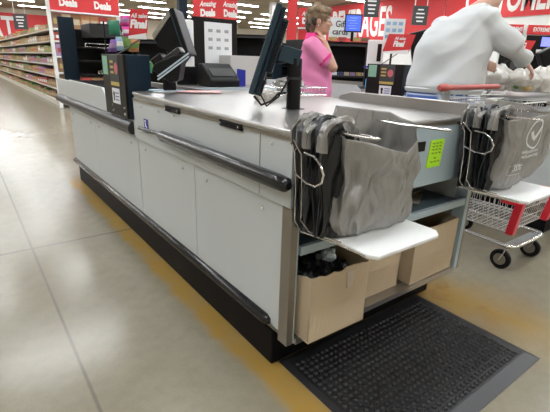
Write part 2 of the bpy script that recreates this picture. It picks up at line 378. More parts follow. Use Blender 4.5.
    q.build('white_sticker', ['whitep', 'black', 'blue'], cp)
    for yy in (2.53, 2.76):
        for zz in (.835, .87): q = MB(); screw(q, (x, yy, zz), (-1, 0, 0), .007); q.build('screw', 'chrome', cp)
    return t
lane1 = make_counter()
lane2 = moved(lane1, (2.52, 0, 0), 'second grey checkout counter behind the customer, holding his filled grocery bags')
lane3 = moved(lane1, (5.1, .2, 0), 'third checkout counter, far right and mostly hidden behind the customer')
# lime sticker on the apron
o = MB().prism([(1.527, FY-.003, .868), (1.625, FY-.003, .868), (1.615, FY-.003, .752), (1.517, FY-.003, .752)], (0, .0025, 0)).build('sticker', 'lime'); tag(o, 'lime green handwritten sticker stuck on the pale blue counter apron', 'sticker')
WL[o.name] = o.location.copy()
hw = MB(); random.seed(3)
for zz, n in ((.853, 3), (.84, 3), (.827, 3), (.812, 3), (.79, 1), (.775, 3)):
    for k in range(n):
        x = 1.54 + k*.024 + (.02 if n == 1 else 0); hw.tube([(x, FY-.0035, zz), (x+.006, FY-.0035, zz+.005), (x+.012, FY-.0035, zz-.003), (x+.018, FY-.0035, zz+.003)], .0009, 4)
hw.build('handwriting', 'letterdark', o)
# ---------------------------------------------------------------- boxes under the counter
def carton(name, c, rz, L, W, H, label, torn=False, tape=True):
    t = empty(name, c, label, 'box', 'cardboard cartons under the counter'); R = Matrix.Rotation(rz, 3, 'Z'); c = Vector(c); th = .006
    def w(p): return R @ Vector(p) + c
    b = MB(); b.add([w(p) for p in ((0, 0, 0), (L, 0, 0), (L, W, 0), (0, W, 0), (0, 0, th), (L, 0, th), (L, W, th), (0, W, th))], [(0, 3, 2, 1), (4, 5, 6, 7), (0, 1, 5, 4), (1, 2, 6, 5), (2, 3, 7, 6), (3, 0, 4, 7)])
    b.build('base', 'card', t)
    random.seed(int(L*1000))
    for (p, q, n) in (((0, 0), (L, 0), 0), ((L, 0), (L, W), 0), ((L, W), (0, W), 0), ((0, W), (0, 0), 0)):
        m = MB(); N = 14; d = (Vector((*q, 0)) - Vector((*p, 0))); nn = Vector((-d.y, d.x, 0)).normalized()*th
        top = []; 
        for i in range(N+1):
            f = i/N; jz = (random.uniform(-.008, .008) if torn else random.uniform(-.001, .001)) - (.035*math.sin(f*math.pi) if torn and p == (0, W) else 0)
            bulge = -nn.normalized()*(.012*math.sin(f*math.pi))
            top.append((Vector((*p, 0)) + d*f + bulge*.6, H + jz, bulge))
        vs = []; 
        for base, hz, bu in top:
            for zz in (th, H*.5, hz):
                e = Vector((base.x, base.y, 0)) - bu*.6 + bu*(1 if zz == H*.5 else .5 if zz == hz else 0)
                vs.append(w((e.x, e.y, zz))); e2 = e + nn; vs.append(w((e2.x, e2.y, zz)))
        fs = []
        for i in range(N):
            a = i*6; bq = (i+1)*6
            fs += [(a, bq, bq+2, a+2), (a+2, bq+2, bq+4, a+4), (a+1, a+3, bq+3, bq+1), (a+3, a+5, bq+5, bq+3), (a+4, bq+4, bq+5, a+5), (a, a+1, bq+1, bq)]
        fs += [(0, 2, 3, 1), (2, 4, 5, 3), (N*6, N*6+1, N*6+3, N*6+2), (N*6+2, N*6+3, N*6+5, N*6+4)]
        m.add(vs, fs); m.build('wall', 'card', t)
    if tape:
        m = MB(); m.add([w(p) for p in ((L*.56, -.009, H-.012), (L*.72, -.009, H-.012), (L*.66, -.014, H-.075), (L*.57, -.014, H-.08), (L*.56, -.007, H-.012), (L*.72, -.007, H-.012), (L*.66, -.009, H-.075), (L*.57, -.009, H-.08))], [(0, 1, 2, 3), (7, 6, 5, 4), (0, 4, 5, 1), (1, 5, 6, 2), (2, 6, 7, 3), (3, 7, 4, 0)]); m.build('tape', 'tape', t)
    return t
carton('cardboard_box', (.868, .925, .182), math.radians(-1), .29, .44, .268, 'open cardboard box at the left corner, jutting out and holding dark plastic bags', torn=True)
carton('cardboard_box', (1.19, 1.02, .182), 0, .31, .42, .27, 'middle cardboard box half hidden under the white bagging tray', tape=False)
carton('cardboard_box', (1.548, .984, .182), math.radians(.5), .345, .42, .27, 'right cardboard box standing against the right post of the counter', tape=False)
def blob(mb, c, r, seed, sc=(1, 1, 1), n=22, m=14, amp=.35, fr=6):
    c = Vector(c); rings = []
    for i in range(m+1):
        ph = math.pi*(.02+.96*i/m); ring = []
        for k in range(n):
            d = Vector((math.sin(ph)*math.cos(2*math.pi*k/n), math.sin(ph)*math.sin(2*math.pi*k/n), -math.cos(ph)))
            q = 1 + amp*(noise.noise(d*fr*.35 + Vector((seed, 0, 0))) + .6*abs(noise.noise(d*fr*.8 + Vector((0, seed, 0)))))
            ring.append(c + Vector((d.x*sc[0], d.y*sc[1], d.z*sc[2]))*r*q)
        rings.append(ring)
    return mb.loft(rings)
for i, (x, y, z, r, s_) in enumerate(((.93, 1.03, .37, .055, 1), (1.02, 1.07, .385, .06, 2), (1.10, 1.04, .36, .05, 3), (1.0, 1.2, .34, .07, 4), (.93, 1.2, .34, .05, 5))):
    lab = ['black crumpled plastic bag in the torn box, nearest the left post', 'black crumpled plastic bag in the middle of the torn box', 'black crumpled plastic bag at the right side of the torn box', 'black crumpled plastic bag deep in the torn box, behind the others', 'black crumpled plastic bag at the back left of the torn box'][i]
    tag(blob(MB(), (x, y, z), r, s_*3.3, amp=.5, fr=9).build('crumpled_bag', 'bagdark', smooth=True), lab, 'bag', 'crumpled bags in the left box')
tag(blob(MB(), (1.045, 1.03, .455), .025, 11, amp=.5, fr=9).build('crumpled_wrapper', 'lightblue', smooth=True), 'pale blue crumpled wrapper on top of the dark bags in the left box', 'wrapper')
# things on the shelf
for i, (x, y, rz, l, wd) in enumerate(((1.60, 1.12, .3, .20, .07), (1.64, 1.17, .1, .22, .06), (1.58, 1.07, .5, .16, .05))):
    tag(MB().box(x, x+l, y, y+wd, .542+i*.007, .548+i*.007, Matrix.Rotation(rz, 3, 'Z')).build('folded_paper', 'shelfb' if i else 'wood'), ['brown folded card lying lowest on the blue grey shelf', 'beige folded card lying on the blue grey shelf', 'small beige folded card on top of the shelf pile'][i], 'paper', 'folded cards on the shelf')
o = MB()
for k in range(10): o.tube([(.90+k*.022, 1.02, .545), (.90+k*.022, 1.02, .60)], .002, 5)
for zz in (.547, .575, .60): o.tube([(.88, 1.02, zz), (1.12, 1.02, zz)], .002, 5)
# ---------------------------------------------------------------- floor mat
mt = empty('floor_mat', (1.32, .76, 0), 'black studded rubber anti-fatigue mat on the floor before the counter', 'floor mat')
mx0, mx1, my0, my1 = .862, 1.785, .47, 1.083
b = MB(); bw = .024; zt = .011
o_ = [(mx0, my0), (mx1, my0), (mx1, my1), (mx0, my1)]; i_ = [(mx0+bw, my0+bw+.03), (mx1-bw, my0+bw+.03), (mx1-bw, my1-bw), (mx0+bw, my1-bw)]
b.add([(*p, 0) for p in o_] + [(*p, .003) for p in o_] + [(*p, zt) for p in i_], [(0, 3, 2, 1)] + [(i, (i+1) % 4, 4+(i+1) % 4, 4+i) for i in range(4)] + [(4+i, 4+(i+1) % 4, 8+(i+1) % 4, 8+i) for i in range(4)] + [(8, 9, 10, 11)])
M['mat'] = mat('mat_rubber', (.012, .012, .014), .40)
b.build('mat_base', 'mat', mt)
b = MB(); px = .0262; ny = int((my1-my0-2*bw-.05)/px); nx = int((mx1-mx0-2*bw-.02)/px)
for j in range(ny):
    for i in range(nx):
        cx = mx0+bw+.02+i*px; cy = my0+bw+.05+j*px
        b.loft([[Vector((cx+r*math.cos(a), cy+r*math.sin(a), z)) for a in [k*math.pi/4 for k in range(8)]] for r, z in ((.0105, zt-.001), (.0095, zt+.005), (.0055, zt+.008))])
studs = b.build('studs', 'mat', mt, smooth=True); studs['kind'] = 'stuff'
# ---------------------------------------------------------------- bag racks with trays
def bag_rack(dx, label):
    t = empty('bag_rack', (1.0+dx, .95, .62), label, 'bag rack')
    MB().prism([(.850+dx, .688, .632), (.866+dx, .660, .632), (1.16+dx, .660, .632), (1.19+dx, .688, .632), (1.19+dx, .968, .632), (.850+dx, .968, .632)], (0, 0, .014)).build('tray', 'white', t, bevel=.004)
    # wire frame on the left side and arms
    w_ = MB()
    for dz in (0, .012):
        w_.tube([(.778+dx, .958, .93), (.774+dx, .935, .90), (.770+dx, .918, .80), (.770+dx, .915, .69), (.785+dx, .90, .655), (.83+dx, .80, .645), (.846+dx, .69, .640)], .0028, 6) if dz == 0 else w_.tube([(.778+dx, .955, .94), (.774+dx, .905, .90), (.770+dx, .89, .80), (.770+dx, .886, .70), (.79+dx, .87, .665), (.842+dx, .78, .65)], .0025, 6)
    w_.tube([(.87+dx, .966, .90), (.87+dx, .966, .64)], .004, 6); w_.tube([(1.19+dx, .966, .90), (1.19+dx, .966, .64)], .004, 6); w_.tube([(.80+dx, .966, .90), (1.19+dx, .966, .90)], .004, 6); w_.tube([(.835+dx, .966, .90), (.835+dx, .966, .975)], .004, 6); w_.tube([(1.155+dx, .966, .90), (1.155+dx, .966, .975)], .004, 6)
    w_.build('wire_frame', 'chrome', t, smooth=True)
    for k, x in enumerate((.835, 1.155)):
        a = MB(); x += dx; zz = .975
        a.tube([(x-.012, .97, zz), (x-.010, .85, zz-.002), (x-.010, .70, zz), (x-.007, .685, zz), (x+.004, .68, zz), (x+.010, .69, zz), (x+.012, .72, zz), (x+.012, .80, zz), (x+.008, .97, zz)], .0035, 7)
        a.build('arm', 'chrome', t, smooth=True)
    # curved side loop
    lp = MB(); lp.tube([(.772+dx, .925, .838), (.770+dx, .87, .822), (.768+dx, .83, .822), (.768+dx, .805, .838), (.768+dx, .80, .862), (.768+dx, .815, .888), (.770+dx, .845, .905), (.772+dx, .89, .908)], .0035, 7)
    lp.build('side_loop', 'chrome', t, smooth=True)
    return t
bag_rack(0, 'chrome wire bag rack with white tray at the left of the counter front')
bag_rack(.93, 'chrome wire bag rack with white tray at the right corner, above the cart')
def bag_pack(dx, label):
    t = empty('bag_pack', (.85+dx, .87, .65), label, 'bags')
    random.seed(int(dx*10)+5)
    NS = 11
    for k in range(NS):
        y0 = .945 - k*.0135; N = 20; K = 14; ph = random.uniform(0, 6); rings = []; xl = .785+dx+random.uniform(-.004, .006); wd = .115+random.uniform(-.01, .015)
        for i in range(K+1):
            f = i/K; z = .965 - f*(.305+random.uniform(-.001, .001)) - .004*math.sin(k*2.1); pinch = 1-.35*math.exp(-f*9); row = []
            for q in range(N):
                g = q/(N-1); x = xl + wd*(.5+(g-.5)*pinch) + .006*math.sin(f*9+ph)
                yy = y0 + .0065*math.sin(g*15+ph+f*3) + .008*noise.noise(Vector((g*5, f*4, k*2.7))) - .012*f*f*math.cos(k)
                row.append(Vector((x, yy, z + .006*math.sin(g*9+ph)*f)))
            rings.append(row)
        m = MB(); th = Vector((0, .0022, 0)); m.loft([r + [p + th for p in reversed(r)] for r in rings]); m.build('bag_sheet', 'bagdark' if k % 4 else 'bagmid', t, smooth=True)
    for k in range(10):       # grey handles bunched over the wire arm
        m = MB(); rings = []; y = .958-k*.0165
        for i in range(25):
            f = i/24; a = math.pi*f; c = Vector((.835+dx+.045*math.cos(a)*(1+.25*math.sin(k*3)) - .004, y+.012*math.sin(f*6+k*1.7), .955+.045*math.sin(a)*(1+.2*math.sin(k*2.3)) - (.035 if i in (0, 24) else 0))); n = 14
            tv = Vector((-math.sin(a), 0, math.cos(a))); ov = Vector((math.cos(a), 0, math.sin(a)))
            rings.append([c + Vector((0, .0115*(1+.9*noise.noise(Vector((j*.9, f*7, k*3.3))))*math.cos(2*math.pi*j/n), 0)) + ov*.008*(1+1.5*noise.noise(Vector((j*1.1, f*8, k*5.1))))*math.sin(2*math.pi*j/n) for j in range(n)])
        m.loft(rings); m.build('bunched_handle', 'bag' if k % 2 else 'bagmid', t, smooth=True)
    return t
M['bagmid'] = mat('mid_grey_film', (.06, .065, .07), .28, bump=.5, bscale=30, stretch=(1, 1, .12))
bag_pack(0, 'pack of thin dark carrier bags hanging at the left of the left rack')
bag_pack(.93, 'pack of thin dark carrier bags hanging beside the bag with a white tick')
def open_bag(name, rimf, cx, cy, zb, rx, ry, label, seed, parent=None, tilt=0., amp=1.):
    """hanging carrier bag: rim heights from rimf(angle) and a folded, bulging body"""
    N = 150; K = 54; rings = []
    for i in range(K+1):
        f = i/K; ring = []
        for j in range(N):
            a = 2*math.pi*j/N; top = rimf(a)
            ca, sa = math.cos(a), math.sin(a); e = .62
            sx = math.copysign(abs(ca)**e, ca); sy = math.copysign(abs(sa)**e, sa)
            bx, by = cx + sx*rx*(1+.10*math.sin(f*2.6)), cy + sy*ry*(1+.12*math.sin(f*3))
            tx, ty, tz = top
            s_ = min(1, f/.45); s_ = s_*s_*(3-2*s_)
            x = tx*(1-s_) + bx*s_; y = ty*(1-s_) + by*s_; zz_ = zb + tilt*max(0, bx-cx+rx*.6); z = tz*(1-f) + zz_*f
            shr = 1 - .18*max(0, (f-.82)/.18)**2
            x = cx + (x-cx)*shr; y = cy + (y-cy)*shr
            q = Vector((math.cos(a)*2.2, math.sin(a)*2.2, f*2.2+seed))
            q4 = Vector((math.cos(a)*1.9+seed+.5*f, math.sin(a)*1.9, f*1.5+.5*math.cos(a))); fold = .016*noise.noise(q*1.1) +   .055*(noise.voronoi(q4*1.15)[0][0]-.42) + .022*(noise.voronoi(q4*2.7)[0][0]-.40)
            dirv = Vector((sx, sy, 0)).normalized()
            ring.append(Vector((x, y, z)) + dirv*fold*min(1, .35+f*2)*amp)
        rings.append(ring)
    # closed bottom
    c = sum(rings[-1], Vector())/N
    rings.append([p.lerp(c, .5) + Vector((0, 0, -.004)) for p in rings[-1]]); rings.append([p.lerp(c, .95) for p in rings[-2]])
    m = MB(); m.loft(rings, cap=False); m.f.append(list(range(len(m.v)-N, len(m.v)))); m.mi.append(0)
    o = m.build(name, 'bag', parent, smooth=True); so = o.modifiers.new('film', 'SOLIDIFY'); so.thickness = .0006
    return o
def lerp_rim(pts):
    """pts: list of (angle_deg, (x,y,z)) sorted; smooth periodic interpolation"""
    def f(a):
        d = math.degrees(a) % 360; n = len(pts)
        for i in range(n):
            a0, p0 = pts[i]; a1, p1 = pts[(i+1) % n]; a1_ = a1 + (360 if i == n-1 else 0); dd = d + (360 if d < pts[0][0] else 0)
            if a0 <= dd <= a1_:
                t = (dd-a0)/(a1_-a0); t = t*t*(3-2*t); return tuple(p0[k]*(1-t)+p1[k]*t for k in range(3))
        return pts[0][1]
    return f
rim1 = lerp_rim([(0, (1.195, 0.88, 0.985)), (45, (1.205, 0.945, 1.0)), (90, (1.07, 0.958, 1.015)), (135, (0.95, 0.95, 1.03)), (180, (0.86, 0.88, 0.985)), (222, (0.835, 0.79, 0.96)), (250, (0.91, 0.765, 0.945)), (275, (1.0, 0.755, 0.918)), (300, (1.06, 0.755, 0.905)), (325, (1.115, 0.765, 0.94)), (345, (1.165, 0.81, 0.98))])
rim2 = lerp_rim([(0,(2.25,.88,.97)),(45,(2.22,.945,1.0)),(90,(2.0,.958,1.02)),(135,(1.86,.95,1.03)),(180,(1.77,.88,.985)),(222,(1.755,.79,.96)),(250,(1.85,.765,.965)),(275,(1.97,.755,.975)),(300,(2.06,.755,.975)),(325,(2.15,.765,.975)),(345,(2.22,.81,.98))])
b1 = open_bag('carrier_bag', rim1, 1.025, .86, .652, .17, .075, '', 1.0)
tag(b1, 'open grey plastic carrier bag hanging on the left rack over the white tray', 'bag')
b2 = open_bag('carrier_bag', rim2, 2.0, .858, .654, .21, .088, '', 4.0, tilt=.22, amp=.45)
tag(b2, 'grey plastic carrier bag printed with a white tick, hanging on the right rack', 'bag'); WL[b2.name] = b2.location.copy()
# ---------------------------------------------------------------- monitor near the counter end
MX = empty('checkout_monitor', P(.065, 1.86, .957), 'tilted dark blue-grey monitor on a thick black pole at the counter end', 'monitor')
pb = P(.065, 1.86, 0); px_, py_ = pb.x, pb.y
MB().cyl((px_, py_, .957), (px_, py_, .963), .052, 24).build('pole_base', 'plast', MX, smooth=True)
p_ = MB().cyl((px_, py_, .96), (px_, py_, 1.17), .031, 24).build('pole', 'plast', MX, smooth=True)
MB().cyl((px_, py_, 1.085), (px_, py_, 1.094), .035, 24).build('pole_collar', 'dkgrey', p_, smooth=True)
tl = math.radians(17.5); up_ = (FR*math.sin(tl) + Z*math.cos(tl)); nn_ = (FR*-math.cos(tl) + Z*math.sin(tl)); rr_ = FF.copy()
mc = P(-.062, 1.93, 1.198)
MB().slab(mc, rr_, up_, nn_, .125, .185, .012).build('screen_bezel', 'slate', MX, bevel=.004)
MB().slab(mc + nn_*.0125, rr_, up_, nn_, .11, .155, .001).build('screen', 'plast', MX)
MB().slab(mc - nn_*.022, rr_, up_, nn_, .118, .178, .009).build('rear_cover', 'bluishblack', MX, bevel=.004)
hb = MB().slab(mc - nn_*.043 + up_*.03, rr_, up_, nn_, .105, .11, .013).build('rear_housing', 'slate', MX, bevel=.004)
v_ = MB()
for k in range(22): v_.slab(mc - nn_*.043 + up_*(-.07+k*.0093) - rr_*.106, rr_, up_, nn_, .0015, .003, .009)
v_.build('vent', 'plast', hb)
MB().slab(mc - nn_*.07 + up_*.0, rr_, FR, Z, .05, .022, .03).build('mount_block', 'bluishblack', MX, bevel=.004)
MB().slab(P(.042, 1.87, 1.182), rr_, (FR*math.cos(-.25) + Z*math.sin(-.25)), (Z*math.cos(-.25) - FR*math.sin(-.25)), .04, .045, .032).build('mount_bracket', 'slate', MX, bevel=.003)
cb = MB(); cb.tube([P(-.10, 1.74, 1.02), P(-.07, 1.74, .985), P(-.03, 1.76, 1.0), P(0, 1.80, 1.03), P(.03, 1.83, 1.03)], .005, 7); cb.tube([P(-.09, 1.78, 1.05), P(-.05, 1.8, .975), P(.0, 1.80, 1.015), P(.04, 1.83, 1.085)], .004, 7); cb.build('cable', 'plast', MX, smooth=True)
MB().slab(P(-.085, 1.86, 1.05), rr_, up_, nn_, .03, .035, .02).build('lower_hinge', 'plast', MX, bevel=.004)
# clutter behind the monitor foot
tag(blob(MB(), (1.27, 1.80, .992), .045, 7.7, (1.3, 1, .6), amp=.55, fr=9).build('crumpled_film', 'bagw', smooth=True), 'crumpled clear plastic film behind the monitor foot on the steel top', 'plastic film')
wb = empty('wire_basket', (1.6, 2.0, .975), 'low chrome wire bag tray on the counter top in front of the woman in pink', 'wire tray')
q = MB(); 
for zz in (.982, 1.022):
    q.tube([(1.42, 1.83, zz), (1.73, 1.83, zz), (1.73, 2.05, zz), (1.42, 2.05, zz), (1.42, 1.83, zz)], .004, 6)
q.build('rim', 'chrome', wb)
q = MB()
for k in range(12): q.tube([(1.43+k*.027, 1.83, .982), (1.43+k*.027, 1.83, 1.022)], .002, 5); q.tube([(1.43+k*.027, 1.83, .980), (1.43+k*.027, 2.05, .980)], .002, 5)
q.build('grid', 'chrome', wb)
tag(blob(MB(), (1.55, 1.95, 1.035), .05, 2.2, (1.8, 1, .7), amp=.6, fr=10).build('bag_heap', 'bag', smooth=True), 'heap of grey plastic bags in the wire tray by the woman in pink', 'bags')
# flyers by the seam of the counter
for i, (x, y, rz, l, wd, m_, lab) in enumerate(((.90, 2.26, -.5, .28, .15, 'whitep', 'white paper flyer lowest on the steel top by the card reader'), (1.0, 2.2, -.42, .26, .14, 'pinkpaper', 'pink and white leaflet on top of the flyers by the card reader'), (.88, 2.32, -.45, .2, .12, 'bluepaper', 'pale blue leaflet at the left of the flyers by the card reader'))):
    if m_ == 'pinkpaper': M[m_] = mat(m_, (.80, .42, .42), .5)
    if m_ == 'bluepaper': M[m_] = mat(m_, (.45, .62, .75), .5)
    tag(MB().box(x, x+l, y, y+wd, .9755+i*.0025, .9775+i*.0025, Matrix.Rotation(rz, 3, 'Z')).build('flyer', m_), lab, 'flyer', 'flyers on the counter')
# card reader
cr = empty('card_reader', (.99, 2.36, .975), 'black card reader with pale side stripes, on a short post at the counter', 'card reader')
MB().box(.955, 1.025, 2.345, 2.375, .975, 1.045).build('post', 'plast', cr, bevel=.004)
fr = P(-.62, 2.47, 1.10)
au = (FR*math.cos(.62)+Z*math.sin(.62)); an = (Z*math.cos(.62)-FR*math.sin(.62))
MB().prism([fr + FR*-.09+Z*-.005-FF*.06, fr+FR*.01-Z*.075-FF*.06, fr+FR*.055-Z*.06-FF*.06, fr+FR*.075+Z*.03-FF*.06, fr+FR*.12+Z*.085-FF*.06, fr+FR*.045+Z*.075-FF*.06, fr-FR*.07+Z*.03-FF*.06], FF*.13).build('housing', 'plast', cr, bevel=.006)
s_ = MB(); 
for k in (0, 1): s_.slab(fr + FR*.03 + Z*(.022-.017*k) - FF*.062, au, an, FF, .11, .004, .002)
s_.build('side_stripe', 'lightblue', cr)
MB().slab(fr + FR*.0 + Z*.055 + FF*.005, au, an, FF, .085, .018, .055).build('reader_top', 'dkgrey', cr, bevel=.006)
MB().slab(fr - FR*.055 + Z*.04 + FF*.0, au, an, FF, .035, .03, .05).build('paper_cover', 'darkpanel', cr, bevel=.008)
# POS monitor
pm = empty('till_monitor', (1.14, 2.74, .94), 'large black till monitor seen from behind its silver-topped back, left of centre', 'monitor')
MB().cyl((1.19, 2.80, .94), (1.19, 2.80, 1.25), .022, 16).build('pole', 'plast', pm, smooth=True)
t2 = math.radians(-18); up2 = FR*math.sin(t2)+Z*math.cos(t2); n2 = FR*math.cos(t2)-Z*math.sin(t2)*-1
n2 = (FR*math.cos(t2) - Z*math.sin(t2)); m2 = P(-.64, 2.95, 1.315)
MB().slab(m2, FF, up2, n2, .13, .145, .014).build('screen_bezel', 'plast', pm, bevel=.005)
MB().slab(m2 + n2*.0145, FF, up2, n2, .115, .13, .001).build('screen', 'darksign', pm)
MB().slab(m2 - n2*.018, FF, up2, n2, .126, .14, .004).build('bezel_trim', 'slate', pm)
MB().prism([m2 - n2*.022 + up2*.138 - FF*.11, m2 - n2*.17 + up2*.03 - FF*.11, m2 - n2*.17 - up2*.05 - FF*.11, m2 - n2*.08 - up2*.11 - FF*.11, m2 - n2*.022 - up2*.13 - FF*.11], FF*.22).build('rear_housing', 'plast', pm, bevel=.008)
MB().prism([m2 - n2*.02 + up2*.145 - FF*.12, m2 - n2*.175 + up2*.038 - FF*.12, m2 - n2*.178 + up2*.0 - FF*.12, m2 - n2*.02 + up2*.110 - FF*.12], FF*.24).build('silver_top', 'steel', pm, bevel=.003)
# final sale signs
def sale_sign(c, ax, up, w, h, foot, label):
    t = empty('sale_sign', foot, label, 'sign', 'sale notices at the tills'); ax = Vector(ax).normalized(); up = Vector(up).normalized(); n = ax.cross(up)
    sh = ax*(.10*w)
    c = Vector(c); q = [c-ax*w/2-up*h/2-sh, c+ax*w/2-up*h/2-sh, c+ax*w/2+up*h/2+sh, c-ax*w/2+up*h/2+sh]
    MB().prism(q, n*-.004).build('board', 'red', t)
    MB().prism([q[0]+n*.0005, q[1]+n*.0005, q[1]+up*h*.22+n*.0005, q[0]+up*h*.10+n*.0005], n*.001).build('white_strip', 'white', t)
    text('All sales', h*.21, c+up*h*.28+n*.003+ax*.01, ax, up+ax*.1, 'letter', t, sx=.85, bold=.001, depth=.0008, italic=.15)
    text('Final', h*.38, c+up*h*.0+n*.003, ax, up+ax*.1, 'letter', t, sx=.85, bold=.004, depth=.0008, italic=.1)
    MB().tube([Vector(foot), c-up*h*.5-n*.008], .004, 6).build('rod', 'plast', t)
    return t
sale_sign(P(-.985, 3.1, 1.373), FR+FF*.1, Z, .125, .19, (.84, 2.80, 1.17), 'red All sales Final sign over the near black sticker panel')
sale_sign(P(1.225, 4.6, 1.372), FR, Z, .275, .19, (3.36, 2.80, 1.17), 'red All sales Final sign left of the white-shirted customer')
sale_sign(P(3.04, 5.6, 1.435), FR, Z, .27, .15, (5.95, 3.0, 1.17), 'red All sales Final sign beyond the white-sleeved arm')
# near till shelf: snack bags and packets
random.seed(12)
def snack(c, w, h, ax, col, label, group, m2=None, lean=0.):
    c = Vector(c); K = 6; N = 5; n = Vector((ax.y, -ax.x, 0)); rings = []
    upv = (Z + ax*lean).normalized()
    for i in range(K+1):
        f = i/K; th = .022*math.sin(math.pi*min(1, max(0, f)))**.6 + .0015
        ring = [c + ax*w*(g/N-.5)*(1-.06*math.sin(math.pi*f)) + upv*h*(f-.5) + n*th*math.sin(math.pi*(.08+.84*g/N)) for g in range(N+1)]
        ring += [c + ax*w*(g/N-.5)*(1-.06*math.sin(math.pi*f)) + upv*h*(f-.5) - n*th*math.sin(math.pi*(.08+.84*g/N)) for g in range(N, -1, -1)]
        rings.append(ring)
    m = MB(); m.loft(rings[:3]); m.m(1); m.loft(rings[2:5]); m.m(0); m.loft(rings[4:])
    return tag(m.build('snack_bag', [col, m2 or col], smooth=True), label, 'snack', group)
for nm, c_ in (('violet', (.22, .10, .42)), ('leaf', (.13, .26, .06)), ('magenta', (.70, .08, .38)), ('orange', (.50, .24, .10)), ('teal', (.03, .22, .13)), ('cream', (.50, .42, .30)), ('brown', (.22, .12, .07)), ('tomato', (.42, .06, .05)), ('gold', (.48, .34, .12)), ('navy', (.05, .07, .2)), ('lilac', (.36, .24, .42)), ('olive', (.24, .30, .10)), ('skyp', (.3, .48, .68))):
    M[nm] = mat(nm+'_packaging', c_, .45, var=.45, vscale=14)
ss = empty('snack_stand', (1.0, 3.3, .932), 'black wire snack stand on the belt behind the near sticker panel', 'display stand')
q = MB()
for xx in (.95, 1.15): q.tube([(xx, 3.43, .934), (xx, 3.43, 1.40)], .006, 6)
for zz in (1.05, 1.29, 1.38): q.tube([(.90, 3.43, zz), (1.20, 3.43, zz)], .005, 6)
q.tube([(.86, 3.20, .938), (1.24, 3.20, .938), (1.24, 3.40, .938), (.86, 3.40, .938), (.86, 3.20, .938)], .006, 6); q.build('frame', 'plast', ss)
q = MB(); [q.box(.87, 1.23, 3.24, 3.385, zz, zz+.008) for zz in (1.04,)]; q.build('shelf', 'plast', ss)
for i, (r, z, w_, h_, c1, c2, ln, lab) in enumerate((
    (-1.245, 1.235, .07, .095, 'violet', 'lilac', .35, 'small violet snack bag low and leftmost on the wire snack stand'),
    (-1.195, 1.25, .07, .10, 'skyp', 'whitep', .1, 'pale blue snack bag second from the left, low on the wire stand'),
    (-1.145, 1.255, .07, .10, 'leaf', 'leaf', -.2, 'bright green snack bag in the low row of the wire stand'),
    (-1.09, 1.24, .07, .09, 'orange', 'leaf', .2, 'orange and green snack bag at the right of the low row'),
    (-1.23, 1.36, .085, .10, 'teal', 'teal', 0, 'dark green snack bag hanging high and leftmost on the wire stand'),
    (-1.14, 1.41, .08, .075, 'magenta', 'lilac', .3, 'pink snack bag hanging topmost on the wire stand'),
    (-1.13, 1.335, .08, .075, 'magenta', 'whitep', -.2, 'pink and white snack bag below the topmost one on the wire stand'))):
    snack(P(r, 3.3, z), w_, h_, FR, c1, lab, 'snack bags on the wire stand', c2, ln)
for i in range(6):
    c = Vector((.90+i*.058, 3.30, 1.049)); cc = ('leaf', 'cream', 'olive', 'whitep', 'leaf', 'teal')[i]
    tag(MB().box(c.x, c.x+.045, c.y-.03, c.y+.04, c.z, c.z+.075).build('packet', cc, bevel=.003), '%s packet, number %s from the left on the lower shelf of the snack stand' % (cc if cc not in ('whitep', 'skyp') else 'white', ('first', 'second', 'third', 'fourth', 'fifth', 'last')[i]), 'packet', 'packets on the snack stand')
for i in range(5):
    cc = ('cream', 'leaf', 'white', 'olive', 'gold')[i]; x = 1.35+i*.07
    pass
# ---------------------------------------------------------------- register stand behind the counter
rs = empty('register_stand', (1.85, 3.2, 0), 'grey register stand with light blue top rail behind the card reader', 'counter')
MB().box(1.38, 2.32, 2.98, 3.55, 0, .93).build('body', 'panel', rs); MB().box(1.36, 2.34, 2.95, 3.57, .93, .955).build('top', 'steel', rs, bevel=.004); MB().box(1.37, 2.33, 2.935, 2.95, .905, .955).build('front_rail', 'lightblue', rs)
pr_ = empty('receipt_printer', (1.74, 3.1, .955), 'black receipt printer with sloped front on the register stand', 'printer')
MB().prism([(1.60, 3.0, .955), (1.60, 3.22, .955), (1.60, 3.22, 1.13), (1.60, 3.16, 1.13), (1.60, 3.02, 1.03), (1.60, 3.0, 1.0)], (.27, 0, 0)).build('housing', 'plast', pr_, bevel=.012)
MB().prism([(1.63, 3.02, 1.035), (1.63, 3.10, 1.092), (1.84, 3.10, 1.092), (1.84, 3.02, 1.035)], (0, -.003, .004)).build('paper_slot', 'dkgrey', pr_); MB().box(1.65, 1.82, 2.996, 3.0, .975, .995).build('tear_slot', 'black', pr_)
tag(MB().prism([(1.90, 3.10, .956), (1.965, 3.07, .956), (1.965, 3.07, 1.085), (1.90, 3.10, 1.095)], (.01, .02, 0)).build('blue_folder', 'blue'), 'deep blue folder standing beside the black receipt printer', 'folder')
tag(MB().box(1.92, 2.27, 3.24, 3.44, .956, 1.20).build('grey_cabinet', mat('pale_grey_box', (.55, .54, .52), .6), bevel=.004), 'plain pale grey box standing on the register stand', 'box')
